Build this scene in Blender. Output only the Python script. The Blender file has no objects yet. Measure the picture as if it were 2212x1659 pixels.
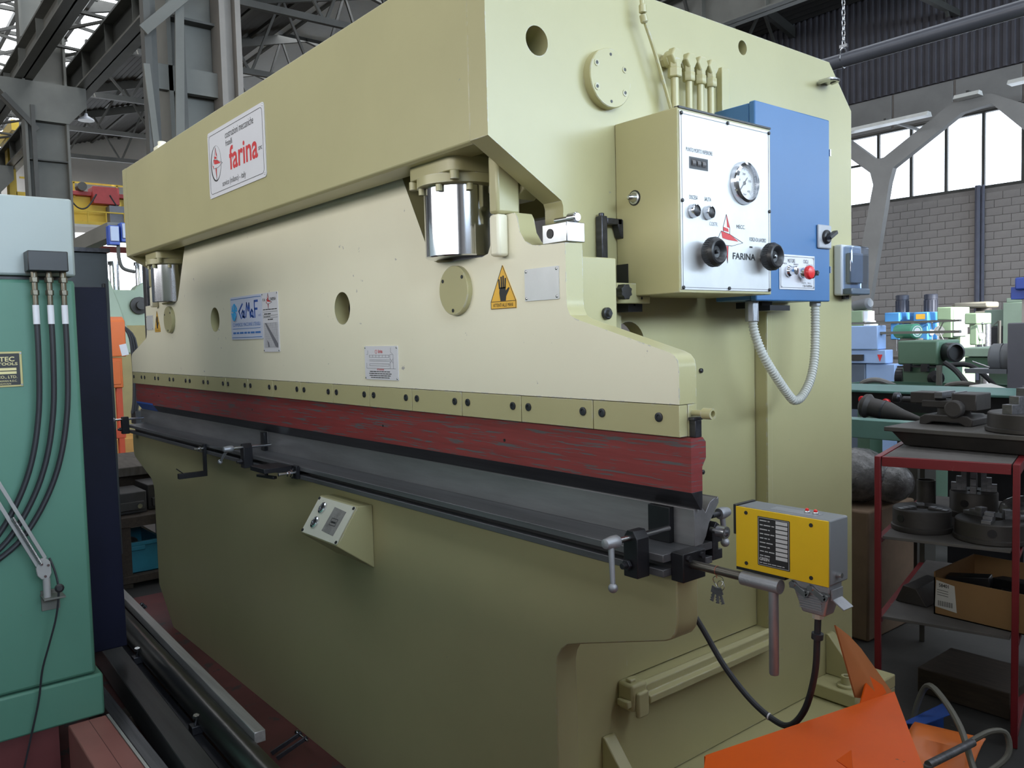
import bpy, bmesh, math, random
from mathutils import Vector, Matrix
from mathutils.geometry import tessellate_polygon
random.seed(7)
scn = bpy.context.scene
col = scn.collection
R = math.radians

# ---------------------------------------------------------------- camera
cam_d = bpy.data.cameras.new('camera')
cam_d.sensor_width = 36.0
cam_d.lens = 28.975
cam_d.clip_start = 0.02
cam_d.clip_end = 300
cam = bpy.data.objects.new('camera', cam_d)
col.objects.link(cam)
rt = Vector((0.63281539, 0.77389171, -0.02522507))      # camera right, down and forward axes in the hall
dn = Vector((0.028468, -0.0558095, -0.99803551))
fw = Vector((-0.7737792, 0.63085413, -0.05734826))
mw = Matrix((rt, -dn, -fw)).transposed().to_4x4()
mw.translation = Vector((0, 0, 1.43))
cam.matrix_world = mw
scn.camera = cam

# ---------------------------------------------------------------- sky, daylight, exposure
wd = bpy.data.worlds.new('overcast_sky')
scn.world = wd
wd.use_nodes = True
wn = wd.node_tree.nodes
wn['Background'].inputs[0].default_value = (0.86, 0.93, 1.0, 1)
wn['Background'].inputs[1].default_value = 5.0
scn.view_settings.view_transform = 'Standard'
scn.view_settings.look = 'None'
scn.view_settings.gamma = 1.0
scn.view_settings.use_curve_mapping = False
scn.view_settings.exposure = -0.1
scn.cycles.use_denoising = True
scn.cycles.max_bounces = 7
scn.cycles.diffuse_bounces = 4
scn.cycles.glossy_bounces = 4
scn.cycles.transparent_max_bounces = 12
scn.cycles.sample_clamp_indirect = 6.0
scn.cycles.caustics_reflective = False
scn.cycles.caustics_refractive = False

def area(name, loc, sx, sy, power, colr, rot=(0, 0, 0)):
    l = bpy.data.lights.new(name, 'AREA')
    l.shape = 'RECTANGLE'; l.size = sx; l.size_y = sy
    l.energy = power; l.color = colr
    o = bpy.data.objects.new(name, l); col.objects.link(o)
    o.location = loc; o.rotation_euler = rot
    return o
COOL = (0.90, 0.95, 1.0)
# added area lights for daylight from assumed roof strips and assumed windows
area('assumed_skylight_aisle', (-14, -3.0, 10.35), 56, 3.0, 700, COOL)  # assumed roof strip out of view; lamp hangs under its closed glazing
area('assumed_skylight_hall', (-14, 14.0, 12.4), 50, 2.4, 1700, COOL)  # another assumed strip, with an added lamp below the glazing
area('added_end_wall_light', (13.6, 8.0, 6.3), 3.4, 27.0, 4900, (0.68, 0.84, 1.0), (0, R(90), 0))  # added light before the solid end wall; its window is assumed, not built
area('added_front_wall_light', (-3, -11.8, 4.9), 26.0, 3.6, 1750, (1.0, 0.98, 0.95), (R(90), 0, 0))  # added light for the press front; an assumed window, the wall is unbroken
sun_d = bpy.data.lights.new('sun', 'SUN')
sun_d.energy = 15.0; sun_d.angle = R(0.6); sun_d.color = (1.0, 0.96, 0.88)
sun = bpy.data.objects.new('sun', sun_d); col.objects.link(sun)
sun.rotation_euler = Vector((0.88, -0.12, 0.40)).to_track_quat('Z', 'Y').to_euler()

# ---------------------------------------------------------------- helpers
class MB:
    def __init__(s): s.v = []; s.f = []
    def add(s, vs, fs):
        b = len(s.v); s.v += [tuple(p) for p in vs]; s.f += [tuple(b + i for i in q) for q in fs]; return s
    def box(s, x0, x1, y0, y1, z0, z1):
        return s.add([(x, y, z) for x in (x0, x1) for y in (y0, y1) for z in (z0, z1)],
                     [(0, 1, 3, 2), (4, 6, 7, 5), (0, 4, 5, 1), (2, 3, 7, 6), (0, 2, 6, 4), (1, 5, 7, 3)])
    def obox(s, c, u, v, w):
        c, u, v, w = map(Vector, (c, u, v, w))
        if u.cross(v).dot(w) < 0: w = -w
        return s.add([c + a * u + b * v + d * w for a in (-.5, .5) for b in (-.5, .5) for d in (-.5, .5)],
                     [(0, 1, 3, 2), (4, 6, 7, 5), (0, 4, 5, 1), (2, 3, 7, 6), (0, 2, 6, 4), (1, 5, 7, 3)])
    def bar(s, p, q, w, h, up=(0, 0, 1)):
        p, q = Vector(p), Vector(q); d = q - p; u = Vector(up)
        sd = d.cross(u)
        if sd.length < 1e-6: sd = d.cross(Vector((1, 0, 0)))
        sd.normalize(); u = sd.cross(d).normalized()
        return s.obox((p + q) / 2, d, sd * w, u * h)
    def prism(s, axis, pts, a, b, holes=()):
        def M(p, t):
            return {'x': (t, p[0], p[1]), 'y': (p[0], t, p[1]), 'z': (p[0], p[1], t)}[axis]
        loops = [list(pts)] + [list(h) for h in holes]
        flat = [p for l in loops for p in l]
        tri = tessellate_polygon([[Vector((p[0], p[1], 0)) for p in l] for l in loops])
        n = len(flat)
        vs = [M(p, a) for p in flat] + [M(p, b) for p in flat]
        fs = [tuple(t) for t in tri] + [tuple(n + i for i in reversed(t)) for t in tri]
        o = 0
        for l in loops:
            m = len(l)
            fs += [(o + i, o + (i + 1) % m, n + o + (i + 1) % m, n + o + i) for i in range(m)]
            o += m
        return s.add(vs, fs)
    def lathe(s, p, d, prof, n=20):
        p, d = Vector(p), Vector(d).normalized()
        t = Vector((0, 0, 1)) if abs(d.z) < .9 else Vector((1, 0, 0))
        u = d.cross(t).normalized(); w = d.cross(u)
        vs = []; fs = []
        for r, h in prof:
            for i in range(n):
                a = 2 * math.pi * i / n
                vs.append(p + d * h + (u * math.cos(a) + w * math.sin(a)) * max(r, 1e-5))
        m = len(prof)
        for k in range(m - 1):
            for i in range(n):
                j = (i + 1) % n
                fs.append((k * n + i, k * n + j, (k + 1) * n + j, (k + 1) * n + i))
        fs.append(tuple(reversed(range(n)))); fs.append(tuple((m - 1) * n + i for i in range(n)))
        return s.add(vs, fs)
    def cyl(s, p, q, r, r2=None, n=16):
        p, q = Vector(p), Vector(q)
        return s.lathe(p, q - p, [(r, 0), (r if r2 is None else r2, (q - p).length)], n)
    def ball(s, c, r, n=14, sq=(1, 1, 1)):
        b = len(s.v)
        s.lathe(c, (0, 0, 1), [(r * math.sin(math.pi * k / 8), -r * math.cos(math.pi * k / 8)) for k in range(9)], n)
        c = Vector(c)
        for i in range(b, len(s.v)):
            q = Vector(s.v[i]) - c; s.v[i] = tuple(c + Vector((q.x * sq[0], q.y * sq[1], q.z * sq[2])))
        return s
    def tube(s, path, r, n=8, smooth=4, ridges=None):
        P = [Vector(p) for p in path]
        if smooth and len(P) > 2:
            Q = []
            for i in range(len(P) - 1):
                p0 = P[max(i - 1, 0)]; p1 = P[i]; p2 = P[i + 1]; p3 = P[min(i + 2, len(P) - 1)]
                for k in range(smooth):
                    t = k / smooth
                    Q.append(.5 * ((2 * p1) + (p2 - p0) * t + (2 * p0 - 5 * p1 + 4 * p2 - p3) * t * t + (3 * p1 - p0 - 3 * p2 + p3) * t ** 3))
            Q.append(P[-1]); P = Q
        if ridges:
            L = [0]
            for i in range(1, len(P)): L.append(L[-1] + (P[i] - P[i - 1]).length)
            Q = []; rr = []
            m = int(L[-1] / ridges) * 4
            j = 0
            for k in range(m + 1):
                t = L[-1] * k / m
                while j < len(L) - 2 and L[j + 1] < t: j += 1
                f = (t - L[j]) / max(L[j + 1] - L[j], 1e-9)
                Q.append(P[j].lerp(P[j + 1], f)); rr.append(r * (1.0 if k % 4 in (1, 2) else .84))
            P = Q
        else: rr = [r] * len(P)
        vs = []; fs = []
        d = (P[1] - P[0]).normalized()
        u = d.orthogonal().normalized()
        for i, p in enumerate(P):
            d = (P[min(i + 1, len(P) - 1)] - P[max(i - 1, 0)]).normalized()
            u = (u - d * u.dot(d)).normalized(); w = d.cross(u)
            vs += [p + (u * math.cos(2 * math.pi * k / n) + w * math.sin(2 * math.pi * k / n)) * rr[i] for k in range(n)]
        for i in range(len(P) - 1):
            for k in range(n):
                j = (k + 1) % n
                fs.append((i * n + k, i * n + j, (i + 1) * n + j, (i + 1) * n + k))
        fs.append(tuple(reversed(range(n)))); fs.append(tuple((len(P) - 1) * n + k for k in range(n)))
        return s.add(vs, fs)
    def mesh(s, name, off=Vector((0, 0, 0))):
        me = bpy.data.meshes.new(name)
        me.from_pydata([(p[0] - off.x, p[1] - off.y, p[2] - off.z) for p in s.v], [], s.f)
        bm = bmesh.new(); bm.from_mesh(me)
        bmesh.ops.recalc_face_normals(bm, faces=bm.faces)
        bm.to_mesh(me); bm.free()
        for q in me.polygons: q.use_smooth = True
        me.set_sharp_from_angle(angle=R(32))
        return me

ORG = {}
def tag(o, label=None, cat=None, group=None, kind=None):
    if label: o['label'] = label
    if cat: o['category'] = cat
    if group: o['group'] = group
    if kind: o['kind'] = kind
    return o
def thing(name, label, cat, loc=(0, 0, 0), group=None, kind=None):
    o = bpy.data.objects.new(name, None); col.objects.link(o)
    o.empty_display_size = .05
    o.location = loc; ORG[o.name] = Vector(loc)
    return tag(o, label, cat, group, kind)
def part(name, mb, m, par=None, bev=0, label=None, seg=2):
    off = ORG[par.name] if par else Vector((0, 0, 0))
    me = mb.mesh(name, off)
    me.materials.append(m)
    o = bpy.data.objects.new(name, me); col.objects.link(o)
    if par: o.parent = par
    ORG[o.name] = off
    if bev:
        b = o.modifiers.new('edge', 'BEVEL'); b.width = bev; b.segments = seg; b.limit_method = 'ANGLE'; b.angle_limit = R(40)
        b.harden_normals = False
    if label: o['label'] = label
    return o
def part_each(name, mb, m, par, bev=0):
    """one part for every separate piece collected in mb"""
    root = list(range(len(mb.v)))
    def find(i):
        while root[i] != i: root[i] = root[root[i]]; i = root[i]
        return i
    for f in mb.f:
        a = find(f[0])
        for i in f[1:]: root[find(i)] = a
    groups = {}
    for f in mb.f: groups.setdefault(find(f[0]), []).append(f)
    for fs in groups.values():
        ids = sorted({i for f in fs for i in f}); ix = {i: k for k, i in enumerate(ids)}
        part(name, MB().add([mb.v[i] for i in ids], [tuple(ix[i] for i in f) for f in fs]), m, par, bev)
def letters(F, par, m, items, name='lettering'):
    for it in items:
        b = MB(); F.text(b, *it); part(name, b, m, par)
def solo(name, mb, m, label, cat, loc, group=None, bev=0, kind=None):
    """a thing that is one mesh, its origin at its base"""
    o = part(name, mb, m, None, bev)
    L = Vector(loc)
    for v in o.data.vertices: v.co -= L
    o.location = L; ORG[o.name] = L
    return tag(o, label, cat, group, kind)
def struct(name, mb, m, par=None, bev=0, label=None):
    o = part(name, mb, m, par, bev, label)
    if not par: o['kind'] = 'structure'
    return o
def copy_tree(o, par=None):
    c = o.copy(); col.objects.link(c); c.parent = par
    ORG[c.name] = ORG.get(o.name, Vector((0, 0, 0)))
    for ch in list(o.children): copy_tree(ch, c)
    return c
def inst(src, name, par, loc):
    """another piece that shares the mesh of src, moved by loc"""
    c = bpy.data.objects.new(name, src.data); col.objects.link(c)
    c.parent = par; c.location = loc
    for m in src.modifiers:
        b = c.modifiers.new(m.name, m.type)
        if m.type == 'BEVEL': b.width = m.width; b.segments = m.segments; b.limit_method = m.limit_method; b.angle_limit = m.angle_limit
    ORG[c.name] = ORG[par.name] if par else Vector((0, 0, 0))
    return c
def circ(cx, cy, r, n=32, ry=None, a0=0):
    return [(cx + r * math.cos(a0 + 2 * math.pi * i / n), cy + (ry or r) * math.sin(a0 + 2 * math.pi * i / n)) for i in range(n)]
def arc(cx, cy, r, a, b, n=6):
    return [(cx + r * math.cos(R(a + (b - a) * i / n)), cy + r * math.sin(R(a + (b - a) * i / n))) for i in range(n + 1)]
def rrect(x0, x1, y0, y1, r, n=4):
    return arc(x1 - r, y1 - r, r, 0, 90, n) + arc(x0 + r, y1 - r, r, 90, 180, n) + arc(x0 + r, y0 + r, r, 180, 270, n) + arc(x1 - r, y0 + r, r, 270, 360, n)

# flat print on a plane: o = lower left corner, ux = reading direction, uy = up
class Face:
    def __init__(s, o, ux, uy=(0, 0, 1), lift=.0006):
        s.o, s.ux, s.uy = Vector(o), Vector(ux).normalized(), Vector(uy).normalized()
        s.n = s.ux.cross(s.uy); s.lift = lift
    def P(s, x, y, h=0): return s.o + s.ux * x + s.uy * y + s.n * (s.lift + h)
    def poly(s, mb, pts, h=0, holes=()):
        loops = [list(pts)] + [list(q) for q in holes]
        flat = [p for l in loops for p in l]
        tri = tessellate_polygon([[Vector((p[0], p[1], 0)) for p in l] for l in loops])
        t = .0004
        n = len(flat)
        vs = [s.P(*p, h) for p in flat] + [s.P(*p, h + t) for p in flat]
        fs = [tuple(q) for q in tri] + [tuple(n + i for i in reversed(q)) for q in tri]
        o = 0
        for l in loops:
            m = len(l); fs += [(o + i, o + (i + 1) % m, n + o + (i + 1) % m, n + o + i) for i in range(m)]; o += m
        mb.add(vs, fs)
    def line(s, mb, pts, w, h=0):
        for a, b in zip(pts, pts[1:]):
            a, b = Vector(a), Vector(b); d = (b - a)
            if d.length < 1e-9: continue
            e = d.normalized() * w / 2; nn = Vector((-e.y, e.x)); a = a - e * .6; b = b + e * .6
            s.poly(mb, [a + nn, a - nn, b - nn, b + nn], h)
    def frame(s, mb, x0, x1, y0, y1, w, r=.008):
        s.poly(mb, rrect(x0, x1, y0, y1, r), 0, [rrect(x0 + w, x1 - w, y0 + w, y1 - w, max(r - w, .0005))])
    def text(s, mb, t, x, y, w, hgt, bold=0, h=0):
        """t fitted into a box w by hgt whose lower left corner is (x, y)"""
        cu = bpy.data.curves.new('lettering', 'FONT'); cu.body = t; cu.size = 1; cu.offset = bold; cu.resolution_u = 3
        ob = bpy.data.objects.new('lettering', cu); col.objects.link(ob)
        dg = bpy.context.evaluated_depsgraph_get()
        me = bpy.data.meshes.new_from_object(ob.evaluated_get(dg))
        vs = [v.co.copy() for v in me.vertices]; fs = [tuple(p.vertices) for p in me.polygons]
        bpy.data.objects.remove(ob); bpy.data.curves.remove(cu); bpy.data.meshes.remove(me)
        if not vs: return
        x0 = min(v.x for v in vs); x1 = max(v.x for v in vs); y0 = min(v.y for v in vs); y1 = max(v.y for v in vs)
        mb.add([s.P(x + (v.x - x0) / (x1 - x0) * w, y + (v.y - y0) / max(y1 - y0, 1e-6) * hgt, h + .0003) for v in vs], fs)

def dashes(F, mb, x, y, w, h, lift=0, seed=1):
    """a line of print too small to read: word-long strokes"""
    rg = random.Random(seed); a = x
    while a < x + w - h:
        b = min(a + h * rg.uniform(1.6, 5.5), x + w)
        F.poly(mb, [(a, y + h * .2), (b, y + h * .2), (b, y + h * .8), (a, y + h * .8)], lift); a = b + h * .7
# ---------------------------------------------------------------- materials
MATS = {}
def mat(name, c, rough=.5, metal=0, var=.08, scale=5, bump=0, bscale=60, chip=None, thr=.7, cscale=18, streak=None, coat=0, spec=.5, edge=None):
    if name in MATS: return MATS[name]
    m = bpy.data.materials.new(name); m.use_nodes = True
    nt = m.node_tree; N = nt.nodes; L = nt.links
    b = N['Principled BSDF']
    b.inputs['Roughness'].default_value = rough; b.inputs['Metallic'].default_value = metal
    b.inputs['Specular IOR Level'].default_value = spec
    if coat: b.inputs['Coat Weight'].default_value = coat; b.inputs['Coat Roughness'].default_value = .15
    tc = N.new('ShaderNodeTexCoord'); src = tc.outputs['Object']
    if streak:
        mp = N.new('ShaderNodeMapping'); mp.inputs['Scale'].default_value = streak
        L.new(src, mp.inputs['Vector']); src2 = mp.outputs['Vector']
    else: src2 = src
    nz = N.new('ShaderNodeTexNoise'); nz.inputs['Scale'].default_value = scale; nz.inputs['Detail'].default_value = 6
    nz.inputs['Roughness'].default_value = .6
    L.new(src2, nz.inputs['Vector'])
    rp = N.new('ShaderNodeValToRGB')
    rp.color_ramp.elements[0].position = .3; rp.color_ramp.elements[1].position = .7
    rp.color_ramp.elements[0].color = (*[max(0, x * (1 - var)) for x in c], 1)
    rp.color_ramp.elements[1].color = (*[min(1, x * (1 + var)) for x in c], 1)
    L.new(nz.outputs['Fac'], rp.inputs['Fac'])
    out = rp.outputs['Color']
    if chip:
        n2 = N.new('ShaderNodeTexNoise'); n2.inputs['Scale'].default_value = cscale; n2.inputs['Detail'].default_value = 4; n2.inputs['Roughness'].default_value = .65
        L.new(src2, n2.inputs['Vector'])
        mr = N.new('ShaderNodeMapRange'); mr.inputs['From Min'].default_value = thr; mr.inputs['From Max'].default_value = thr + .03
        L.new(n2.outputs['Fac'], mr.inputs['Value'])
        mx = N.new('ShaderNodeMix'); mx.data_type = 'RGBA'
        L.new(mr.outputs['Result'], mx.inputs['Factor']); L.new(out, mx.inputs['A']); mx.inputs['B'].default_value = (*chip, 1)
        out = mx.outputs['Result']
    if edge:      # paint knocked off along the sharp edges
        bv = N.new('ShaderNodeBevel'); bv.samples = 4; bv.inputs['Radius'].default_value = .0045
        ge = N.new('ShaderNodeNewGeometry'); dt = N.new('ShaderNodeVectorMath'); dt.operation = 'DOT_PRODUCT'
        L.new(bv.outputs['Normal'], dt.inputs[0]); L.new(ge.outputs['Normal'], dt.inputs[1])
        e1 = N.new('ShaderNodeMapRange'); e1.inputs['From Min'].default_value = .985; e1.inputs['From Max'].default_value = .90
        L.new(dt.outputs['Value'], e1.inputs['Value'])
        n4 = N.new('ShaderNodeTexNoise'); n4.inputs['Scale'].default_value = 38; n4.inputs['Detail'].default_value = 5; n4.inputs['Roughness'].default_value = .7
        L.new(src, n4.inputs['Vector'])
        e2 = N.new('ShaderNodeMapRange'); e2.inputs['From Min'].default_value = .50; e2.inputs['From Max'].default_value = .58
        L.new(n4.outputs['Fac'], e2.inputs['Value'])
        ml = N.new('ShaderNodeMath'); ml.operation = 'MULTIPLY'; L.new(e1.outputs['Result'], ml.inputs[0]); L.new(e2.outputs['Result'], ml.inputs[1])
        mx2 = N.new('ShaderNodeMix'); mx2.data_type = 'RGBA'; L.new(ml.outputs['Value'], mx2.inputs['Factor']); L.new(out, mx2.inputs['A']); mx2.inputs['B'].default_value = (*edge, 1)
        out = mx2.outputs['Result']
    L.new(out, b.inputs['Base Color'])
    if bump:
        n3 = N.new('ShaderNodeTexNoise'); n3.inputs['Scale'].default_value = bscale; n3.inputs['Detail'].default_value = 3
        L.new(src2, n3.inputs['Vector'])
        bp = N.new('ShaderNodeBump'); bp.inputs['Strength'].default_value = bump; bp.inputs['Distance'].default_value = .002
        L.new(n3.outputs['Fac'], bp.inputs['Height']); L.new(bp.outputs['Normal'], b.inputs['Normal'])
    MATS[name] = m
    return m
OLIVE = (0.44, 0.408, 0.222)
M_olive = mat('olive_paint', OLIVE, .33, var=.05, scale=2.2, bump=.06, bscale=160, chip=(.30, .29, .24), thr=.735, cscale=30, edge=(.50, .50, .47))
M_cream = mat('cream_paint', (0.80, 0.765, 0.60), .42, var=.03, scale=2, bump=.05, bscale=120, chip=(.40, .39, .37), thr=.70, cscale=24, edge=(.42, .43, .46))
M_steel_dark = mat('dark_steel', (0.065, 0.065, 0.075), .36, .7, var=.3, scale=9, streak=(.3, 6, 6))
M_steel_mid = mat('worn_steel', (0.23, 0.23, 0.25), .42, .8, var=.3, scale=8, streak=(.3, 8, 8))
M_die = mat('die_steel', (0.27, 0.265, 0.275), .45, .55, var=.22, scale=5, streak=(.5, 4, 4))
M_steel = mat('bright_steel', (0.55, 0.56, 0.58), .25, 1, var=.12, scale=12)
M_chrome = mat('chrome', (0.75, 0.76, 0.80), .12, 1, var=.03)
M_black = mat('black_plastic', (0.018, 0.018, 0.02), .38, var=.2)
M_blackmetal = mat('blackened_metal', (0.022, 0.022, 0.026), .33, .3, var=.3)
M_rubber = mat('rubber', (0.022, 0.023, 0.028), .55, var=.2)
M_red = mat('worn_red_paint', (0.235, 0.040, 0.040), .42, var=.14, scale=6, chip=(.11, .10, .105), thr=.56, cscale=9, streak=(.8, 1, 18))
M_blue = mat('blue_paint', (0.060, 0.165, 0.36), .35, var=.06, scale=3)
M_yellow = mat('yellow_paint', (0.78, 0.50, 0.012), .42, var=.05, chip=(.12, .11, .08), thr=.74, cscale=40)
M_warn = mat('warning_yellow', (0.80, 0.46, 0.06), .45, var=.04)
M_ink = mat('black_ink', (0.02, 0.02, 0.022), .5, var=.05)
M_inkred = mat('red_ink', (0.60, 0.035, 0.04), .45, var=.05)
M_inkblue = mat('blue_ink', (0.03, 0.10, 0.42), .45, var=.05)
M_inkcyan = mat('cyan_ink', (0.06, 0.42, 0.80), .45, var=.05)
M_inkgrey = mat('grey_ink', (0.22, 0.22, 0.25), .5, var=.05)
M_white = mat('white_enamel', (0.70, 0.70, 0.74), .32, var=.03)
M_alu = mat('aluminium_sheet', (0.66, 0.67, 0.68), .42, .35, var=.04, scale=20)
M_castalu = mat('cast_aluminium', (0.36, 0.37, 0.40), .45, .6, var=.1, scale=20, bump=.2, bscale=300)
M_glass = None
def glass(name, tint=(1, 1, 1), fac=.9, rough=.02):
    m = bpy.data.materials.new(name); m.use_nodes = True; N = m.node_tree.nodes; L = m.node_tree.links
    N.remove(N['Principled BSDF'])
    t = N.new('ShaderNodeBsdfTransparent'); t.inputs[0].default_value = (*tint, 1)
    g = N.new('ShaderNodeBsdfGlossy'); g.inputs['Roughness'].default_value = rough
    x = N.new('ShaderNodeMixShader'); x.inputs[0].default_value = 1 - fac
    L.new(t.outputs[0], x.inputs[1]); L.new(g.outputs[0], x.inputs[2]); L.new(x.outputs[0], N['Material Output'].inputs[0])
    return m
M_glass = glass('window_glass', (.95, .97, 1), .93)
M_clear = glass('clear_cover', (.75, .82, .92), .8)
M_dialglass = glass('dial_glass', (.98, .98, .98), .96)
def emit(name, c, s):
    m = bpy.data.materials.new(name); m.use_nodes = True; N = m.node_tree.nodes
    b = N['Principled BSDF']; b.inputs['Base Color'].default_value = (*c, 1); b.inputs['Emission Color'].default_value = (*c, 1); b.inputs['Emission Strength'].default_value = s
    return m
# ================================================================ the hall
M_floor = mat('oily_concrete', (.036, .034, .033), .62, var=.35, scale=1.6, bump=.3, bscale=25, chip=(.09, .085, .08), thr=.66, cscale=7)
M_redfloor = mat('red_floor_paint', (.125, .040, .038), .5, var=.25, scale=3, chip=(.06, .045, .045), thr=.60, cscale=8)
M_block = mat('concrete_block', (.36, .33, .315), .85, var=.10, scale=3, bump=.3, bscale=30)
M_mortar = mat('mortar', (.31, .285, .27), .9, var=.1)
M_conc = mat('concrete_panel', (.30, .29, .28), .8, var=.10, scale=1.5)
M_clad = mat('dark_cladding', (.085, .08, .095), .6, var=.15, scale=1)
M_roof = mat('roof_sheet', (.060, .056, .052), .7, var=.2, scale=1)
M_steelgrey = mat('grey_structural_paint', (.145, .143, .126), .6, var=.16, scale=1.3)
M_steelgrey2 = mat('dark_structural_paint', (.075, .073, .066), .6, var=.2, scale=1.3)
M_farwall = mat('pale_plaster', (.75, .70, .64), .8, var=.04, scale=1)
floor = struct('floor', MB().box(-46, 14, -12, 23.4, -.12, 0), M_floor)
part('painted_strip', MB().box(-4.95, .6, .46, 1.40, .0005, .002), M_redfloor, floor)

# back wall with block courses, window band, panels and cladding
wb = struct('wall_back', MB().box(-46, 14, 23.02, 23.3, 0, 4.92).box(-46, -16.5, 23.02, 23.3, 4.92, 6.9).box(-46, 14, 23.05, 23.3, 6.9, 7.86).box(-46, 14, 23.1, 23.3, 7.86, 13.0), M_mortar)
blk0 = part('block', MB().box(-.1955, .1955, 22.992, 23.02, -.0955, .0955), M_block, wb, .004, None, 1)
blk0.location = (-14.0, 0, 1.3)
nb = 1
for r in range(18):
    for k in range(16):
        if r == 0 and k == 0: continue
        x = -14.0 + k * .4 + (.2 if r % 2 else 0)
        inst(blk0, 'block', wb, (x, 0, 1.3 + r * .2)); nb += 1
p0 = part('panel', MB().box(-.78, .78, 23.0, 23.05, 6.93, 7.84), M_conc, wb, .01)
p0.location = (-15.3, 0, 0)
for k in range(1, 7): inst(p0, 'panel', wb, (-15.3 + k * 1.63, 0, 0))
m = MB(); pts = []
x = -18.0
while x < -1:
    pts += [(x, 23.0), (x + .07, 23.0), (x + .09, 22.95), (x + .16, 22.95)]; x += .19
pts += [(-1, 23.0), (-1, 23.06), (-18, 23.06)]
struct('cladding', MB().prism('z', pts, 7.87, 12.6), M_clad, wb)
win = struct('window_1', MB().box(-16.5, 14, 23.0, 23.12, 4.92, 4.99).box(-16.5, 14, 23.0, 23.12, 6.84, 6.9), M_steelgrey2)
for k in range(33):
    x = -16.24 + k * .92
    part('mullion', MB().box(x - .035, x + .035, 23.02, 23.10, 4.99, 6.84), M_steelgrey2, win)
    if k < 33: part('pane', MB().box(x + .035, x + .885, 23.055, 23.06, 4.99, 6.84), M_glass, win)
    if k < 5: part('transom', MB().box(x + .035, x + .885, 23.03, 23.09, 6.05, 6.11), M_steelgrey2, win)
# the other walls; the end wall has a high opening, added to let the sun onto the drills
wr = struct('wall_right', MB().prism('x', [(-12, 0), (23.3, 0), (23.3, 13), (-12, 13)], 14.0, 14.2, [[(8.0, 8.3), (14.0, 8.3), (14.0, 11.0), (8.0, 11.0)]]), M_conc)
wl = struct('wall_left', MB().prism('x', [(-12, 0), (23.3, 0), (23.3, 13), (-12, 13)], -46.2, -46.0, [[(7.2, .05), (14.0, .05), (14.0, 7.2), (7.2, 7.2)]]), M_farwall)
part('lintel', MB().box(-45.98, -45.8, 7.2, 14.0, 6.25, 6.55), mat('rust_red', (.22, .05, .04), .6), wl)
struct('wall_front', MB().box(-46, 14, -12.2, -12, 0, 13), M_conc)
# added low walls, out of view, shading the lower press and the rack
struct('shade_wall_aisle', MB().box(-8.0, 6.0, -1.35, -1.25, 0, 1.85), M_conc)
struct('shade_wall_bay', MB().box(1.1, 1.25, .2, 2.7, 0, 1.9).box(1.1, 1.25, 2.7, 9.0, 0, 2.1), M_conc)
# roof in three glazed-and-sheeted bands
roof = struct('roof', MB().box(-46, 14, -12, -4.6, 10.4, 10.5).box(-46, 14, -1.4, 2.7, 10.4, 10.5), M_roof)
M_sky_glaze = mat('skylight_glazing', (.8, .82, .84), .5, var=.03)
part('skylight_glazing', MB().box(-46, 14, -4.6, -1.4, 10.45, 10.47), M_sky_glaze, roof)  # assumed strip over the aisle, lit only by the added lamp below
part('skylight_glazing', MB().box(-46, 14, 2.7, 6.3, 10.45, 10.47), emit('backlit_glazing', (.90, .95, 1), 5.0), roof)
part('skylight_glazing', MB().box(-46, 14, 12.7, 15.3, 12.52, 12.54), M_sky_glaze, roof)  # assumed strip over the back bay; an added lamp gives its light
def rsheet(y0, z0, y1, z1, n):
    m = MB(); pr = []
    L = math.hypot(y1 - y0, z1 - z0); d = Vector((0, (y1 - y0) / L, (z1 - z0) / L)); nn = Vector((0, -d.z, d.y))
    vs = []
    for k in range(n * 2 + 1):
        q = Vector((0, y0, z0)) + d * (L * k / (2 * n)) + nn * (.05 if k % 2 else 0)
        vs += [(-46, q.y, q.z), (14, q.y, q.z)]
    fs = [(2 * k, 2 * k + 1, 2 * k + 3, 2 * k + 2) for k in range(n * 2)]
    return MB().add(vs, fs)
part('roof_sheet', rsheet(6.3, 10.5, 12.8, 12.5, 30), M_roof, roof)
part('roof_sheet', rsheet(15.2, 12.5, 23.1, 10.6, 36), M_roof, roof)
# rafters across the hall and purlins along it
for k in range(9):
    x = -38.0 + k * 4.75
    part('rafter', MB().bar((x, 5.4, 10.2), (x, 13.9, 12.55), .14, .30).bar((x, 13.9, 12.55), (x, 23, 10.4), .14, .30).bar((x, 5.4, 9.3), (x, 23, 9.5), .12, .16), M_steelgrey2, roof)
    m = MB()
    for j in range(8):
        y = 5.6 + j * 2.1
        za = 9.3; zb = 10.2 + (y - 5.4) * .277 if y < 13.9 else 12.55 - (y - 13.9) * .236
        y2 = y + 1.05; zc = 10.2 + (y2 - 5.4) * .277 if y2 < 13.9 else 12.55 - (y2 - 13.9) * .236
        m.bar((x, y, za), (x, y2, zc), .07, .07); m.bar((x, y2, zc), (x, y + 2.1, za), .07, .07)
    part('truss_web', m, M_steelgrey2, roof)
for j in range(6):
    y = 6.6 + j * 1.3
    part('purlin', MB().box(-46, 14, y - .05, y + .05, 10.30 + (y - 5.4) * .277, 10.46 + (y - 5.4) * .277), M_steelgrey2, roof)
# bars of the skylight over the column line
sk = MB()
for k in range(25):
    x = -44 + k * 1.9
    sk.box(x - .05, x + .05, 2.6, 5.6, 10.18, 10.28)
for y in (2.75, 4.1, 5.45): sk.box(-46, 14, y - .05, y + .05, 10.12, 10.24)
part('skylight_bar', sk, M_steelgrey2, roof)
sk = MB()
for k in range(18):
    x = -43 + k * 2.4
    sk.bar((x, 2.7, 10.1), (x + 1.2, 5.5, 9.2), .07, .07); sk.bar((x + 1.2, 2.7, 9.2), (x + 2.4, 5.5, 10.1), .07, .07)
part('skylight_brace', sk, M_steelgrey2, roof)

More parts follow.
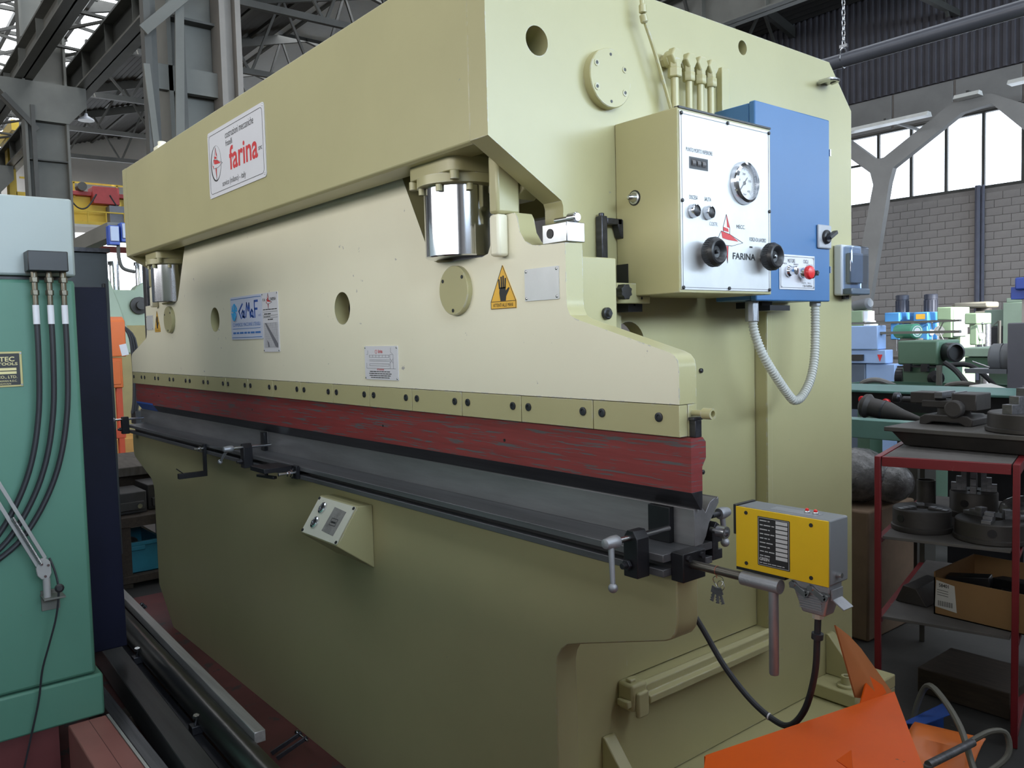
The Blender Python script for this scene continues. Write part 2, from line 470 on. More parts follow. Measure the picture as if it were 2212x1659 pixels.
# column line with corbels and two crane girders
for i, x in enumerate((-39.0, -29.5, -20.0, -10.6)):
    c = struct('column', MB().box(x - .02, x + .02, 3.32, 4.05, 0, 9.2), M_steelgrey)
    c['kind'] = 'structure'
    part('flange', MB().box(x - .2, x + .2, 3.27, 3.32, 0, 10.0), M_steelgrey, c)
    part('flange', MB().box(x - .2, x + .2, 4.05, 4.10, 0, 10.0), M_steelgrey, c)
    for z in (1.2, 3.4, 5.4): part('stiffener', MB().box(x - .18, x + .18, 3.32, 4.05, z - .015, z + .015), M_steelgrey2, c)
    part('corbel', MB().prism('x', [(2.85, 7.0), (2.85, 6.75), (3.3, 6.2), (4.1, 6.2), (4.46, 6.6), (4.46, 7.0)], x - .23, x + .23), M_steelgrey, c)
    part('knee_brace', MB().bar((x + .22, 2.9, 6.65), (x + .22, 3.5, 6.0), .06, .10), M_steelgrey2, c)
    part('cable_tray', MB().box(x + .2, x + .26, 3.38, 3.46, 0, 6.5), M_steelgrey2, c)
def girder(y, z0, z1, fw, x0=-46, x1=14):
    g = struct('crane_girder', MB().box(x0, x1, y - .015, y + .015, z0, z1).box(x0, x1, y - fw / 2, y + fw / 2, z0, z0 + .04).box(x0, x1, y - fw / 2, y + fw / 2, z1 - .04, z1), M_steelgrey)
    g['kind'] = 'structure'
    m = MB(); x = x0
    while x < x1:
        m.box(x - .012, x + .012, y - fw * .42, y + fw * .42, z0 + .04, z1 - .04); x += 1.9
    part('stiffener', m, M_steelgrey, g)
    part('rail', MB().box(x0, x1, y - .04, y + .04, z1, z1 + .10), M_steelgrey2, g)
    return g
girder(3.30, 7.03, 7.55, .34); girder(4.50, 7.03, 7.7, .40); girder(18.0, 9.2, 10.4, .45)
m = MB()
for k in range(24):
    x = -44 + k * 2.2
    m.bar((x, 3.3, 7.85), (x, 4.5, 7.8), .09, .05); m.bar((x, 3.3, 7.85), (x + 2.2, 4.5, 7.8), .05, .05)
br = struct('girder_bracing', m, M_steelgrey2); br['kind'] = 'structure'
# close post group with its bracing by the near column
x = -10.6
pg = struct('column_post', MB().box(x + .05, x + .35, 3.86, 3.93, 0, 10).box(x + .05, x + .35, 4.06, 4.13, 0, 10).box(x + .18, x + .22, 3.93, 4.06, 0, 10), mat('warm_grey_paint', (.24, .215, .19), .6, var=.15, scale=1)); pg['kind'] = 'structure'
part('brace', MB().bar((x + .4, 2.96, 4.7), (x + .4, 3.13, 2.4), .03, .07).bar((x + .44, 3.22, 2.2), (x + .44, 3.36, 5.6), .03, .10).bar((x + .48, 2.92, 5.05), (x + .48, 3.7, 5.85), .03, .12), M_steelgrey, pg)
part('tie', MB().box(x + .1, x + .2, 3.0, 4.1, 2.9, 3.2).box(x + .1, x + .2, 3.0, 4.1, 4.5, 4.8), M_steelgrey, pg)
part('drain_pipe', MB().box(x + .25, x + .40, 2.955, 3.03, 0, 10).box(x + .25, x + .30, 3.03, 3.12, 0, 10), M_steelgrey2, pg)

# inclined forked strut in front of the far windows
m = MB().prism('y', [(-11.75, 0), (-11.15, 0), (-10.28, 5.1), (-10.18, 5.45), (-8.55, 6.45), (-7.9, 6.52), (-7.9, 6.75), (-8.75, 6.75), (-10.42, 5.75), (-10.62, 5.74), (-11.6, 6.6), (-11.9, 6.6), (-11.9, 6.38), (-10.78, 5.42), (-10.70, 5.1)], 20.9, 21.1)
st = struct('forked_strut', m, M_conc); st['kind'] = 'structure'
part('brace', MB().bar((-12.0, 20.95, 4.8), (-11.25, 20.95, 2.9), .10, .16), M_conc, st)
m = MB().prism('y', [(-7.9, 6.52), (-7.9, 6.75), (-7.2, 6.35), (-6.2, 5.3), (-5.6, 5.3), (-5.1, 0), (-5.6, 0), (-6.1, 5.0), (-6.5, 5.0)], 20.9, 21.1)
st2 = struct('forked_strut', m, M_conc); st2['kind'] = 'structure'
part('wall_pipe', MB().cyl((-8.95, 22.9, 0), (-8.95, 22.9, 5.0), .07, n=10).cyl((-8.83, 22.9, 0), (-8.83, 22.9, 5.0), .04, n=10), mat('blue_grey_pipe', (.12, .125, .17), .6), wb)
for i, (a, b) in enumerate((((-11.35, 6.50), (-9.2, 6.58)), ((-8.60, 6.72), (-8.05, 6.74)), ((-7.45, 6.78), (-5.6, 6.8)))):
    t = thing('tube_light', ['long white tube light housing above the window band in the block wall', 'short white tube light housing on the crown of the forked strut', 'white tube light housing between the two forked struts'][i], 'lamp', (a[0], 20.7, a[1]))
    part('housing', MB().prism('x', [(20.55, a[1]), (20.62, a[1] + .10), (20.78, a[1] + .10), (20.85, a[1])], a[0], b[0]), mat('lamp_white', (.85, .84, .80), .4), t)
    part('bracket', MB().box((a[0] + b[0]) / 2 - .03, (a[0] + b[0]) / 2 + .03, 20.66, 22.95, a[1] + .1, a[1] + .16), M_steelgrey2, t)
# suspended pipe with its chain
pipe = solo('suspended_pipe', MB().cyl((-24, 12, 5.47), (13.9, 12, 5.47), .105, n=20), mat('dark_pipe', (.10, .105, .125), .4, .3, var=.15, scale=1), 'thick dark pipe running the length of the hall under the roof', 'pipe', (-15, 12, 5.365))
ch = thing('hoist_chain', 'steel chain hanging from the roof and holding the dark pipe', 'chain', (-6.6, 12, 5.47))
prof = [(.022 * math.cos(R(a)), .022 * math.sin(R(a)) + (.025 if 0 < a < 180 else -.025 if 180 < a < 360 else 0)) for a in range(0, 360, 30)]
def link(flip, z):
    return MB().tube([((-6.6 + u, 12, z + v) if flip else (-6.6, 12 + u, z + v)) for u, v in prof + prof[:1]], .0085, 6, 1)
l0 = part('link', link(True, 5.72), M_steel, ch); l1 = part('link', link(False, 5.795), M_steel, ch)
for k in range(1, 12): inst(l0, 'link', ch, (0, 0, .15 * k)); inst(l1, 'link', ch, (0, 0, .15 * k))
part('shackle', MB().tube([(-6.6, 11.89, 5.47), (-6.6, 11.92, 5.60), (-6.6, 12, 5.66), (-6.6, 12.08, 5.60), (-6.6, 12.11, 5.47), (-6.6, 12.0, 5.355), (-6.6, 11.89, 5.47)], .012, 6, 3).box(-6.66, -6.54, 11.98, 12.02, 5.655, 5.70), M_steel, ch)
part('hanger_wire', MB().cyl((-6.6, 12, 7.5), (-6.6, 12, 12.3), .01), M_steel_dark, ch)
# ================================================================ the press brake
XC = -2.944                      # middle of the press
def mx(x): return 2 * XC - x
press = thing('press_brake', 'large olive and cream hydraulic press brake with long red-edged upper tool', 'press brake', (XC, 1.27, 0))
XF = -1.464                      # outer face of the side frame on the operator's end

# side frames
def frame_mesh(x0, x1, full=True):
    outer = [(1.143, 1.878), (1.361, 1.752)] + arc(1.341, 1.735, .025, 30, 0, 3) + [(1.366, 1.60), (1.325, 1.56), (1.325, .217), (2.71, .217), (2.71, 2.165), (2.57, 2.302), (1.143, 2.302)]
    holes = [circ(1.294, 2.113, .034, 28), circ(2.094, 2.255, .021, 20), [(1.56, .50), (2.20, .50), (2.20, 1.60), (1.56, 1.60)]]
    return MB().prism('x', outer, x0, x1, holes)
fr = part('side_frame', frame_mesh(XF - .066, XF), M_olive, press)
frl = part('side_frame', frame_mesh(mx(XF), mx(XF) + .066), M_olive, press)
for o_, x0, x1 in ((fr, -1.545, -1.503), (frl, mx(-1.503), mx(-1.545))):
    part('cover_panel', MB().prism('x', [(1.57, .505), (2.197, .505), (2.197, 1.595), (1.57, 1.595)], min(x0, x1), max(x0, x1) , [circ(1.63, 1.40, .062, 28)]), M_olive, o_)
m = MB()
for y, z in ((1.93, 1.318), (1.932, 1.022)):
    m.lathe((-1.503, y, z), (1, 0, 0), [(.007, 0), (.007, .006), (.004, .008)], 10)
part_each('cover_screw', m, M_black, fr)
part('edge_strip', MB().box(XF - .039, XF + .004, 2.201, 2.226, .50, 1.60), M_olive, fr, .002)
part('web_bracket', MB().box(XF, XF + .02, 1.967, 2.002, 1.95, 2.172), M_olive, fr, .002)
# feet with gussets and bolts
for (y0, y1) in ((2.44, 2.70), (1.33, 1.58)):
    f = part('foot', MB().box(XF, XF + .16, y0, y1, .217, .262), M_olive, press, .005)
    yy = y0 + (.15 if y0 < 2 else .115)
    yb_ = y0 + (.05 if y0 > 2 else .06)
    part('gusset', MB().prism('y', [(XF, .262), (XF + .13, .262), (XF + .01, .40), (XF, .40)], yy - .02, yy + .02), M_olive, f, .003)
    m = MB().lathe((XF + .1, yb_, .262), (0, 0, 1), [(.030, 0), (.030, .008), (.024, .010)], 18)
    m.lathe((XF + .1, yb_, .272), (0, 0, 1), [(.017, 0), (.017, .026), (.010, .026), (.010, .014)], 12)
    part('bolt', m, M_olive, f, .001)
part('plinth', MB().box(-1.70, -1.31, 1.40, 2.71, 0, .213), M_olive, press, .004)
part('plinth', MB().box(mx(-1.31), mx(-1.70), 1.40, 2.71, 0, .213), M_olive, press, .004)

# top beam: front plate, top plate and rear plate
m = MB().prism('x', [(1.143, 1.878), (1.152, 1.872), (1.205, 1.872), (1.205, 2.25), (2.2, 2.25), (2.2, 1.9), (2.25, 1.9), (2.25, 2.302), (1.143, 2.302)], mx(XF) + .066, XF - .066)
beam = part('top_beam', m, M_olive, press, .003)
part('lifting_lug', MB().box(-3.99, -3.93, 1.17, 1.23, 2.302, 2.335).cyl((-3.96, 1.2, 2.335), (-3.96, 1.2, 2.36), .018), M_cream, press, .003)
fp = part('beam_lip', MB().box(mx(XF) + .07, XF - .07, 1.148, 1.235, 1.873, 1.885), M_olive, beam, .004)
# ram
half = [(-1.028, 1.290), (-1.028, 1.362)] + [(-1.031, 1.376), (-1.041, 1.387), (-1.056, 1.393)] + [(-1.312, 1.465), (-1.330, 1.474), (-1.339, 1.490), (-1.341, 1.51)] + \
       [(-1.341, 1.635), (-1.425, 1.637)] + [(-1.452, 1.640), (-1.478, 1.652), (-1.496, 1.676), (-1.504, 1.71)] + [(-1.512, 1.722), (-1.610, 1.722), (-1.610, 1.655)] + \
       [(-1.620, 1.636), (-1.645, 1.630), (-1.80, 1.630)] + [(-1.840, 1.632), (-1.864, 1.640), (-1.878, 1.657)] + [(-2.003, 1.880), (-2.05, 1.96)]
ram_out = half + [(mx(x), z) for x, z in reversed(half)]
m = MB().prism('y', ram_out, 1.255, 1.307, [circ(-2.388, 1.534, .052, 32), circ(mx(-2.352), 1.534, .052, 32)])
ram = part('ram', m, M_cream, press)
ram.data.materials.append(M_olive)
for q in ram.data.polygons:
    if abs(q.normal.y) < .5: q.material_index = 1
part('clamp_seat', MB().box(mx(-1.028), -1.028, 1.281, 1.307, 1.226, 1.289), M_olive, ram, .001)
m = MB()
for x in (-2.388, mx(-2.352)):     # the bores go through to a sleeve behind the plate
    m.lathe((x, 1.3065, 1.534), (0, 1, 0), [(.052, 0), (.052, .09), (.060, .09), (.060, 0)], 32)
part_each('bore_sleeve', m, M_olive, ram)
for s in (0, 1):
    X = (lambda x: mx(x)) if s else (lambda x: x)
    def bx(a, b, *r): return MB().box(min(X(a), X(b)), max(X(a), X(b)), *r)
    part('guide_foot', bx(-1.536, -1.571, 1.222, 1.2545, 1.622, 1.7215), M_cream, ram, .007)
    part('guide_block', bx(-1.536, -1.571, 1.222, 1.292, 1.7225, 1.862), M_olive, ram, .007)
    part('guide_horn', MB().prism('y', [(X(-1.62), 1.765), (X(-1.56), 1.765), (X(-1.532), 1.785), (X(-1.532), 1.868), (X(-1.62), 1.868)], 1.30, 1.36), M_olive, ram, .003)
    part('guide_back_plate', bx(-1.45, -1.345, 1.308, 1.42, 1.44, 1.607), M_olive, ram, .003)
    c = part('ram_disc', MB().lathe((X(-1.752), 1.2555, 1.553), (0, -1, 0), [(.064, 0), (.064, .014), (.062, .016)], 40), M_olive, press, 0, 'round olive cover disc')
    m = MB()
    for a in (150, 38, 268):
        m.lathe((X(-1.752) + .052 * math.cos(R(a)), 1.2393, 1.553 + .052 * math.sin(R(a))), (0, -1, 0), [(.005, 0), (.005, .0008)], 10)
    part_each('screw_hole', m, M_black, c)
# steel limit block on the ram shoulder with a stop screw
b = part('stop_block', MB().box(-1.425, -1.343, 1.262, 1.318, 1.6375, 1.682), M_steel, press, .002)
part('block_bore', MB().lathe((-1.398, 1.2618, 1.660), (0, -1, 0), [(.011, 0), (.011, .0012)], 16), M_black, b)
part('stop_screw', MB().cyl((-1.42, 1.30, 1.694), (-1.365, 1.30, 1.694), .006).lathe((-1.372, 1.30, 1.694), (1, 0, 0), [(.012, 0), (.012, .022), (.009, .026)], 12), M_steel, b)
part('side_screw', MB().lathe((-1.345, 1.382, 1.478), (1, 0, 0), [(.014, 0), (.014, .008), (.011, .010)], 14).lathe((-1.335, 1.382, 1.478), (1, 0, 0), [(.009, 0), (.007, .006)], 6), M_black, ram)
# black indicator post, bracket and star knob beside the control box
m = MB().box(-1.462, -1.44, 1.472, 1.492, 1.585, 1.722)
m.prism('z', [(-1.462, 1.492), (-1.44, 1.492), (-1.44, 1.545), (-1.462, 1.545)], 1.703, 1.718)
m.prism('x', [(1.53, 1.718), (1.53, 1.703), (1.541, 1.672), (1.552, 1.668), (1.561, 1.676), (1.552, 1.714), (1.545, 1.718)], -1.462, -1.44)
m.cyl((-1.451, 1.482, 1.72), (-1.451, 1.482, 1.73), .007)
part('indicator_post', m, M_steel_dark, fr, .002)
q = part('guide_rail', MB().prism('x', [(1.545, 1.485), (1.598, 1.485), (1.598, 1.605), (1.545, 1.605)], -1.462, -1.425, [[(1.566, 1.50), (1.572, 1.50), (1.572, 1.59), (1.566, 1.59)]]), M_blackmetal, press)
part('rail_bolt', MB().cyl((-1.43, 1.585, 1.585), (-1.412, 1.585, 1.585), .008), M_steel, q)
q = part('index_block', MB().box(-1.424, -1.40, 1.425, 1.60, 1.505, 1.555), M_olive, press, .002)
m = MB()
for z in (1.518, 1.535): m.lathe((-1.3998, 1.568, z), (1, 0, 0), [(.0035, 0), (.0035, .0006)], 8)
part_each('index_hole', m, M_black, q)
m = MB().cyl((-1.40, 1.478, 1.531), (-1.385, 1.478, 1.531), .006)
star = [( (.020 if k % 2 else .016) * math.cos(math.pi * k / 8), (.020 if k % 2 else .016) * math.sin(math.pi * k / 8)) for k in range(16)]
m.prism('x', [(1.478 + a, 1.531 + c) for a, c in star], -1.388, -1.366)
part('star_knob', m, M_black, q, .002)

# clamping plates that hold the upper tool
xs = [-4.86, -4.651, -4.419] + [-4.184 + i * .2431 for i in range(13)] + [-1.028]
xs = [-4.86] + [-4.655 + .2421 * i for i in range(15)] + [-1.028]
for a, b in zip(xs, xs[1:]):
    p = part('clamp_plate', MB().box(a + .0012, b - .0012, 1.2555, 1.280, 1.226, 1.2885), M_olive, press, .0012)
    m = MB()
    for x in ((a + .028, b - .052) if b > -1.1 else (a + .028, b - .03)):
        m.lathe((x, 1.2553, 1.263), (0, -1, 0), [(.0095, 0), (.0095, .0025), (.0075, .0030), (.0050, .0030), (.0045, .001)], 16)
    part_each('clamp_screw', m, M_steel_dark, p)
part('end_screw', MB().cyl((-1.028, 1.293, 1.272), (-.995, 1.293, 1.272), .006).lathe((-1.0, 1.293, 1.272), (1, 0, 0), [(.011, 0), (.011, .022), (.0065, .022), (.0065, .012)], 14), M_olive, ram)

# cylinders
for s in (0, 1):
    X = (lambda x: mx(x)) if s else (lambda x: x)
    cx, cy = X(-1.752), 1.272
    blk = part('cylinder_block', MB().prism('z', rrect(cx - .108, cx + .108, 1.175, 1.40, .03), 1.838, 1.880), M_olive, press, .003)
    part('cylinder_flange', MB().lathe((cx, cy, 1.812), (0, 0, 1), [(.106, 0), (.112, .003), (.112, .026)], 40), M_olive, blk)
    part('piston_rod', MB().lathe((cx, cy, 1.636), (0, 0, 1), [(.091, 0), (.095, .003), (.095, .176)], 48), M_chrome, blk, 0, 'polished chrome piston')
    for k in range(8):
        a = R(22.5 + 45 * k)
        part('flange_bolt', MB().lathe((cx + .101 * math.cos(a), cy + .101 * math.sin(a), 1.796), (0, 0, 1), [(.0085, 0), (.0085, .016)], 12), M_olive, blk)
    for dx, dy in ((-.092, -.083), (.092, -.083), (-.0, -.0)):
        if dx: part('block_bolt', MB().lathe((cx + dx, cy + dy, 1.818), (0, 0, 1), [(.012, 0), (.012, .02)], 14), M_olive, blk)

# bed plate, table
hb = [(-1.028, .9605), (-1.028, .862), (-1.033, .840), (-1.044, .826), (-1.060, .818), (-1.312, .742), (-1.345, .731), (-1.366, .715), (-1.380, .694), (-1.386, .67), (-1.386, .18), (-1.60, .0)]
bed_out = hb + [(mx(x), z) for x, z in reversed(hb)]
bed = part('bed_plate', MB().prism('y', bed_out, 1.24, 1.305), M_olive, press, .003)
prof = [(1.2, .961), (1.2, .9755), (1.225, .9755), (1.225, .968), (1.238, .968), (1.238, .998), (1.225, .998), (1.225, .990), (1.2, .990), (1.2, 1.005), (1.352, 1.005), (1.352, .990), (1.33, .990), (1.33, .9755), (1.352, .9755), (1.352, .961)]
table = part('work_table', MB().prism('x', prof, -4.80, -1.028), mat('table_steel', (.155, .155, .165), .42, .55, var=.25, scale=6, streak=(.4, 6, 6)), press, .0012)
# push-button box on the bed
side = [(1.2395, .928), (1.190, .930), (1.116, .820), (1.2395, .731)]
pb = part('pendant_box', MB().prism('x', side, -2.462, -2.210), M_olive, press, .003)
o_, up = Vector((0, 1.116, .820)), Vector((0, .074, .110)).normalized()
F = Face((-2.462, 1.116, .820), (1, 0, 0), up, .0004)
m = MB(); F.poly(m, rrect(.006, .246, .004, .128, .004), 0); F.poly(m, rrect(.006, .246, .004, .128, .004), .002)
fp = part('face_plate', m, mat('cream_enamel', (.72, .71, .60), .4, chip=(.12, .12, .12), thr=.70, cscale=45), pb)
for y in (.045, .095):
    m = MB().lathe(F.P(.065, y, .002), F.n, [(.019, 0), (.019, .006), (.014, .008), (.013, .003)], 22)
    part('button_ring', m, M_chrome, pb)
    part('push_button', MB().lathe(F.P(.065, y, .003), F.n, [(.0125, 0), (.0125, .0025)], 18), M_black, pb)
m = MB(); F.poly(m, [(.125, .028), (.205, .024), (.210, .105), (.130, .110)], .0026)
part('worn_label', m, mat('grey_label', (.24, .23, .22), .6, var=.3, scale=40), pb)
m = MB(); F.frame(m, .148, .188, .052, .076, .002, .001); dashes(F, m, .153, .058, .030, .010, 0, 2)
for v in range(len(m.v)): m.v[v] = tuple(Vector(m.v[v]) + F.n * .0028)
part('label_print', m, M_ink, pb)
m = MB()
for x, y in ((.012, .010), (.24, .010), (.012, .122), (.24, .122)): m.lathe(F.P(x, y, .002), F.n, [(.005, 0), (.005, .003)], 8)
part_each('corner_screw', m, M_black, pb)

# long cable conduit on the frame with its junction box
cd = part('cable_conduit', MB().prism('y', [(XF + .001, .456), (XF + .026, .452), (XF + .044, .459), (XF + .044, .478), (XF + .026, .482), (XF + .025, .502), (XF + .012, .508), (XF + .001, .506)], 1.60, 2.185), M_olive, press, .0025)
part('conduit_seam', MB().box(XF + .001, XF + .0, 1.6, 1.6, .48, .48) if False else MB().box(XF + .002, XF + .030, 1.592, 1.602, .458, .50), M_black, cd)
jb = part('junction_box', MB().box(XF + .001, XF + .055, 1.520, 1.578, .460, .532), M_olive, press, .008)
part('box_lid', MB().box(XF + .052, XF + .066, 1.530, 1.572, .445, .512), M_olive, jb, .006)
part_each('box_clip', MB().box(XF + .012, XF + .05, 1.506, 1.522, .474, .492).box(XF + .02, XF + .04, 1.53, 1.55, .53, .54), M_olive, jb, .003)
# ---------------------------------------------------------------- fittings on the side frame
d = part('frame_disc', MB().lathe((XF, 1.514, 2.061), (1, 0, 0), [(.072, 0), (.072, .022), (.070, .024)], 48), M_olive, press, 0, 'thick round cover disc')
m = MB(); m2 = MB()
for k in range(6):
    a = R(90 + 60 * k); p = (XF + .0242, 1.514 + .057 * math.cos(a), 2.061 + .057 * math.sin(a))
    if k in (1, 2, 4, 5): m.lathe(p, (1, 0, 0), [(.0085, -.001), (.0085, .0012), (.0045, .0012), (.0045, -.002)], 16)
    m2.lathe(p, (1, 0, 0), [(.0038, 0), (.0038, .0006)], 10)
part_each('disc_screw', m, M_olive, d); part_each('disc_hole', m2, M_black, d)
for k, y in enumerate((1.742, 1.800, 1.848, 1.894)):
    s = 1.12 if k == 0 else 1.0; z = 2.148
    m = MB().cyl((XF, y, z), (XF + .02, y, z), .016 * s, n=6).cyl((XF + .016, y, z), (XF + .03, y, z), .021 * s, n=16)
    m.lathe((XF + .028, y, z + .003), (1, 0, 0), [(.022 * s, 0), (.022 * s, .018), (.019 * s, .021)], 6)
    m.cyl((XF + .036, y, z - .004), (XF + .036, y, z - .026), .015 * s, n=6)
    f = part('pipe_elbow', m, M_olive, press, .0015)
    part('elbow_nut', MB().lathe((XF + .036, y, z - .050), (0, 0, 1), [(.015 * s, 0), (.017 * s, .003), (.017 * s, .022), (.015 * s, .025)], 6), M_olive, f, .001)
    part('hydraulic_pipe', MB().cyl((XF + .036, y, z - .045), (XF + .036, y, 1.90), .0095 * s, n=14), M_olive, f)
m = MB().cyl((XF + .03, 1.622, 2.30), (XF + .03, 1.626, 2.262), .006).lathe((XF + .03, 1.627, 2.262), (0, .04, -1), [(.008, 0), (.010, .003), (.010, .02), (.007, .022)], 12)
m.lathe((XF + .03, 1.628, 2.238), (0, .3, -1), [(.007, 0), (.010, .002), (.010, .018), (.007, .022)], 12)
tp = part('pipe_coupling', m, M_olive, press)
part('thin_pipe', MB().tube([(XF + .03, 1.632, 2.225), (XF + .03, 1.68, 2.135), (XF + .03, 1.745, 1.99), (XF + .03, 1.76, 1.94)], .0048), M_olive, tp)
m = MB().tube([(XF, 2.50, 2.222), (XF + .05, 2.49, 2.222), (XF + .055, 2.53, 2.224), (XF + .02, 2.55, 2.226)], .006, 8, 3).box(XF, XF + .04, 2.505, 2.56, 2.226, 2.234)
part('cable_hook', m, M_steel, fr)

# control box with gauge, counter, buttons and hand knobs (face looks along +x)
XB = -1.263
cb = part('control_box', MB().box(XF + .001, XB, 1.548, 1.925, 1.524, 1.957), M_olive, press, .0025, 'olive control box with aluminium front')
F = Face((XB, 1.548, 1.524), (0, 1, 0), (0, 0, 1), .0)
W, H = .377, .433
m = MB(); m.box(XB, XB + .0025, 1.553, 1.917, 1.531, 1.949)
fp = part('front_panel', m, M_alu, cb, .0006)
F.lift = .0028
m = MB(); F.frame(m, .010, W - .013, .012, H - .014, .0012, .001); part('panel_line', m, M_inkgrey, cb)
m = MB()
for x, y in ((.010, .012), (W * .5, .013), (W - .014, .012), (.010, H * .5), (W - .012, H * .5), (.010, H - .014), (W * .5, H - .013), (W - .012, H - .014)):
    m.lathe(F.P(x, y), F.n, [(.0045, 0), (.0045, .003), (.003, .004)], 10)
part_each('panel_screw', m, M_black, cb)
part('top_gasket', MB().box(XB - .012, XB + .003, 1.550, 1.923, 1.9545, 1.959), M_black, cb)
# counter window
m = MB(); F.poly(m, [(.038, .294), (.109, .294), (.109, .322), (.038, .322)], 0, [[(.042, .298), (.105, .298), (.105, .318), (.042, .318)]])
cw = part('counter_frame', m, M_black, cb)
m = MB(); F.poly(m, [(.042, .298), (.105, .298), (.105, .318), (.042, .318)], -.0002); part('counter_well', m, M_ink, cb)
m = MB()
for x in (.054, .073, .092): m.cyl(F.P(x - .006, .308, -.006), F.P(x + .006, .308, -.006), .0095, n=14)
part_each('counter_wheel', m, mat('wheel_grey', (.16, .15, .15), .35, var=.3), cb)
letters(F, cb, M_ink, [('PUNTO MORTO INFERIORE', .027, .333, .100, .0095), ('DISCESA', .037, .222, .031, .0095), ('SALITA', .094, .222, .026, .0095),
    ('FORZA DI LAVORO', .277, .135, .072, .0100, .004), ('MECC.', .222, .164, .036, .0095), ('F.LLI', .130, .0865, .038, .0140, .02), ('FARINA', .205, .0865, .096, .0165, .02)])
m = MB(); F.poly(m, [(.277, .118), (.289, .118), (.289, .122), (.277, .122)]); part('panel_mark', m, M_ink, cb)
m = MB(); F.text(m, 'COSTR.', .112, .164, .034, .0095, .0); part('worn_lettering', m, M_inkgrey, cb)
# maker's star
def star_logo(F, cx, cy, s, par, grey=True):
    T = lambda pts: [(cx + a * s, cy + b * s) for a, b in pts]
    mr, mk = MB(), MB()
    F.poly(mr, T([(.03, .80), (.07, .42), (.21, .40)])); F.poly(mr, T([(-.14, .30), (-.14, .42), (.12, .37), (.14, .27)]))
    F.poly(mr, T([(-.25, .28), (-.18, .06), (.10, .02), (.66, -.01), (.20, .20)])); F.poly(mr, T([(-.42, .03), (-.30, -.14), (-.26, -.02)]))
    F.poly(mr, T([(-.03, -.18), (.07, -.66), (.10, -.18)]))
    w = .0011
    for pl in ([(-.42, .03), (-.25, .28), (.20, .20), (.90, -.04), (.30, -.17), (-.30, -.14), (-.42, .03)], [(-.14, .42), (.03, .82), (.21, .40), (.20, .20)], [(-.14, .42), (-.14, .27)], [(-.04, -.17), (.07, -.72), (.12, -.17)]):
        F.line(mk, T(pl), w)
    part('logo_red', mr, M_inkred, par); part('logo_black', mk, M_ink, par)
star_logo(F, .178, .132, .078, cb)
# pressure gauge
g = F.P(.252, .279)
gz = part('gauge_bezel', MB().lathe(g, (1, 0, 0), [(.054, 0), (.054, .004), (.050, .014), (.044, .018), (.043, .012), (.043, .0)], 48), M_chrome, cb, 0, 'chrome gauge rim')
part('gauge_dial', MB().lathe(g, (1, 0, 0), [(.043, 0), (.043, .003)], 40), mat('dial_white', (.75, .76, .78), .3, var=.02), cb)
G = Face(g + Vector((.0032, 0, 0)), (0, 1, 0), (0, 0, 1), 0)
m = MB()
for k in range(41):
    a = R(225 - 270 * k / 40); r0 = .035 if k % 5 else .032
    G.line(m, [(r0 * math.cos(a), r0 * math.sin(a)), (.038 * math.cos(a), .038 * math.sin(a))], .0006)
for t, x, y in (('200', -.008, .020), ('100', -.030, .004), ('300', .016, .004), ('400', .012, -.022), ('0', -.026, -.026), ('bar', -.004, -.030)): G.text(m, t, x, y, .013 if len(t) > 1 else .004, .0055)
G.line(m, [(-.028, -.029), (.012, .014)], .0022, .001); G.poly(m, circ(0, 0, .005, 14), .0012)
part('gauge_print', m, M_ink, cb)
part('gauge_glass', MB().lathe(g + Vector((.011, 0, 0)), (1, 0, 0), [(.043, 0), (.043, .001)], 40), M_dialglass, cb)
for x in (.048, .104):     # push buttons
    p = F.P(x, .194)
    part('button_ring', MB().lathe(p, (1, 0, 0), [(.0165, 0), (.0165, .006), (.0145, .014), (.0125, .015), (.0120, .010)], 28), M_chrome, cb)
    part('push_button', MB().lathe(p + Vector((.008, 0, 0)), (1, 0, 0), [(.0118, 0), (.0118, .005), (.010, .006)], 24), M_black, cb)
for x, y in ((.088, .096), (.330, .095)):    # hand knobs
    p = F.P(x, y)
    part('knob_stem', MB().cyl(p, p + Vector((.03, 0, 0)), .010), M_steel, cb)
    prof = [(.022, .012), (.030, .016), (.034, .022), (.035, .030), (.034, .040), (.030, .047), (.026, .049), (.021, .047), (.014, .038), (.004, .037)]
    kn = part('hand_knob', MB().lathe(p, (1, 0, 0), prof, 40), M_black, cb)
    m = MB()
    for k in range(36):
        a = 2 * math.pi * k / 36
        m.obox(p + Vector((.031, .0348 * math.cos(a), .0348 * math.sin(a))), (.014, 0, 0), (0, -.0022 * math.sin(a), .0022 * math.cos(a)), (0, .0018 * math.cos(a), .0018 * math.sin(a)))
    part('knob_knurl', m, M_black, cb)
    part('knob_nut', MB().lathe(p + Vector((.034, 0, 0)), (1, 0, 0), [(.005, 0), (.005, .008), (.003, .010)], 10), M_steel if x > .2 else M_black, cb)
lk = part('door_latch', MB().lathe((-1.400, 1.548, 1.765), (0, -1, 0), [(.016, 0), (.016, .003), (.012, .004), (.010, .010), (.008, .018), (.004, .024)], 20), M_steel, cb)
part('latch_gasket', MB().lathe((-1.400, 1.548, 1.765), (0, -1, 0), [(.019, 0), (.019, .0015)], 24), M_black, cb)

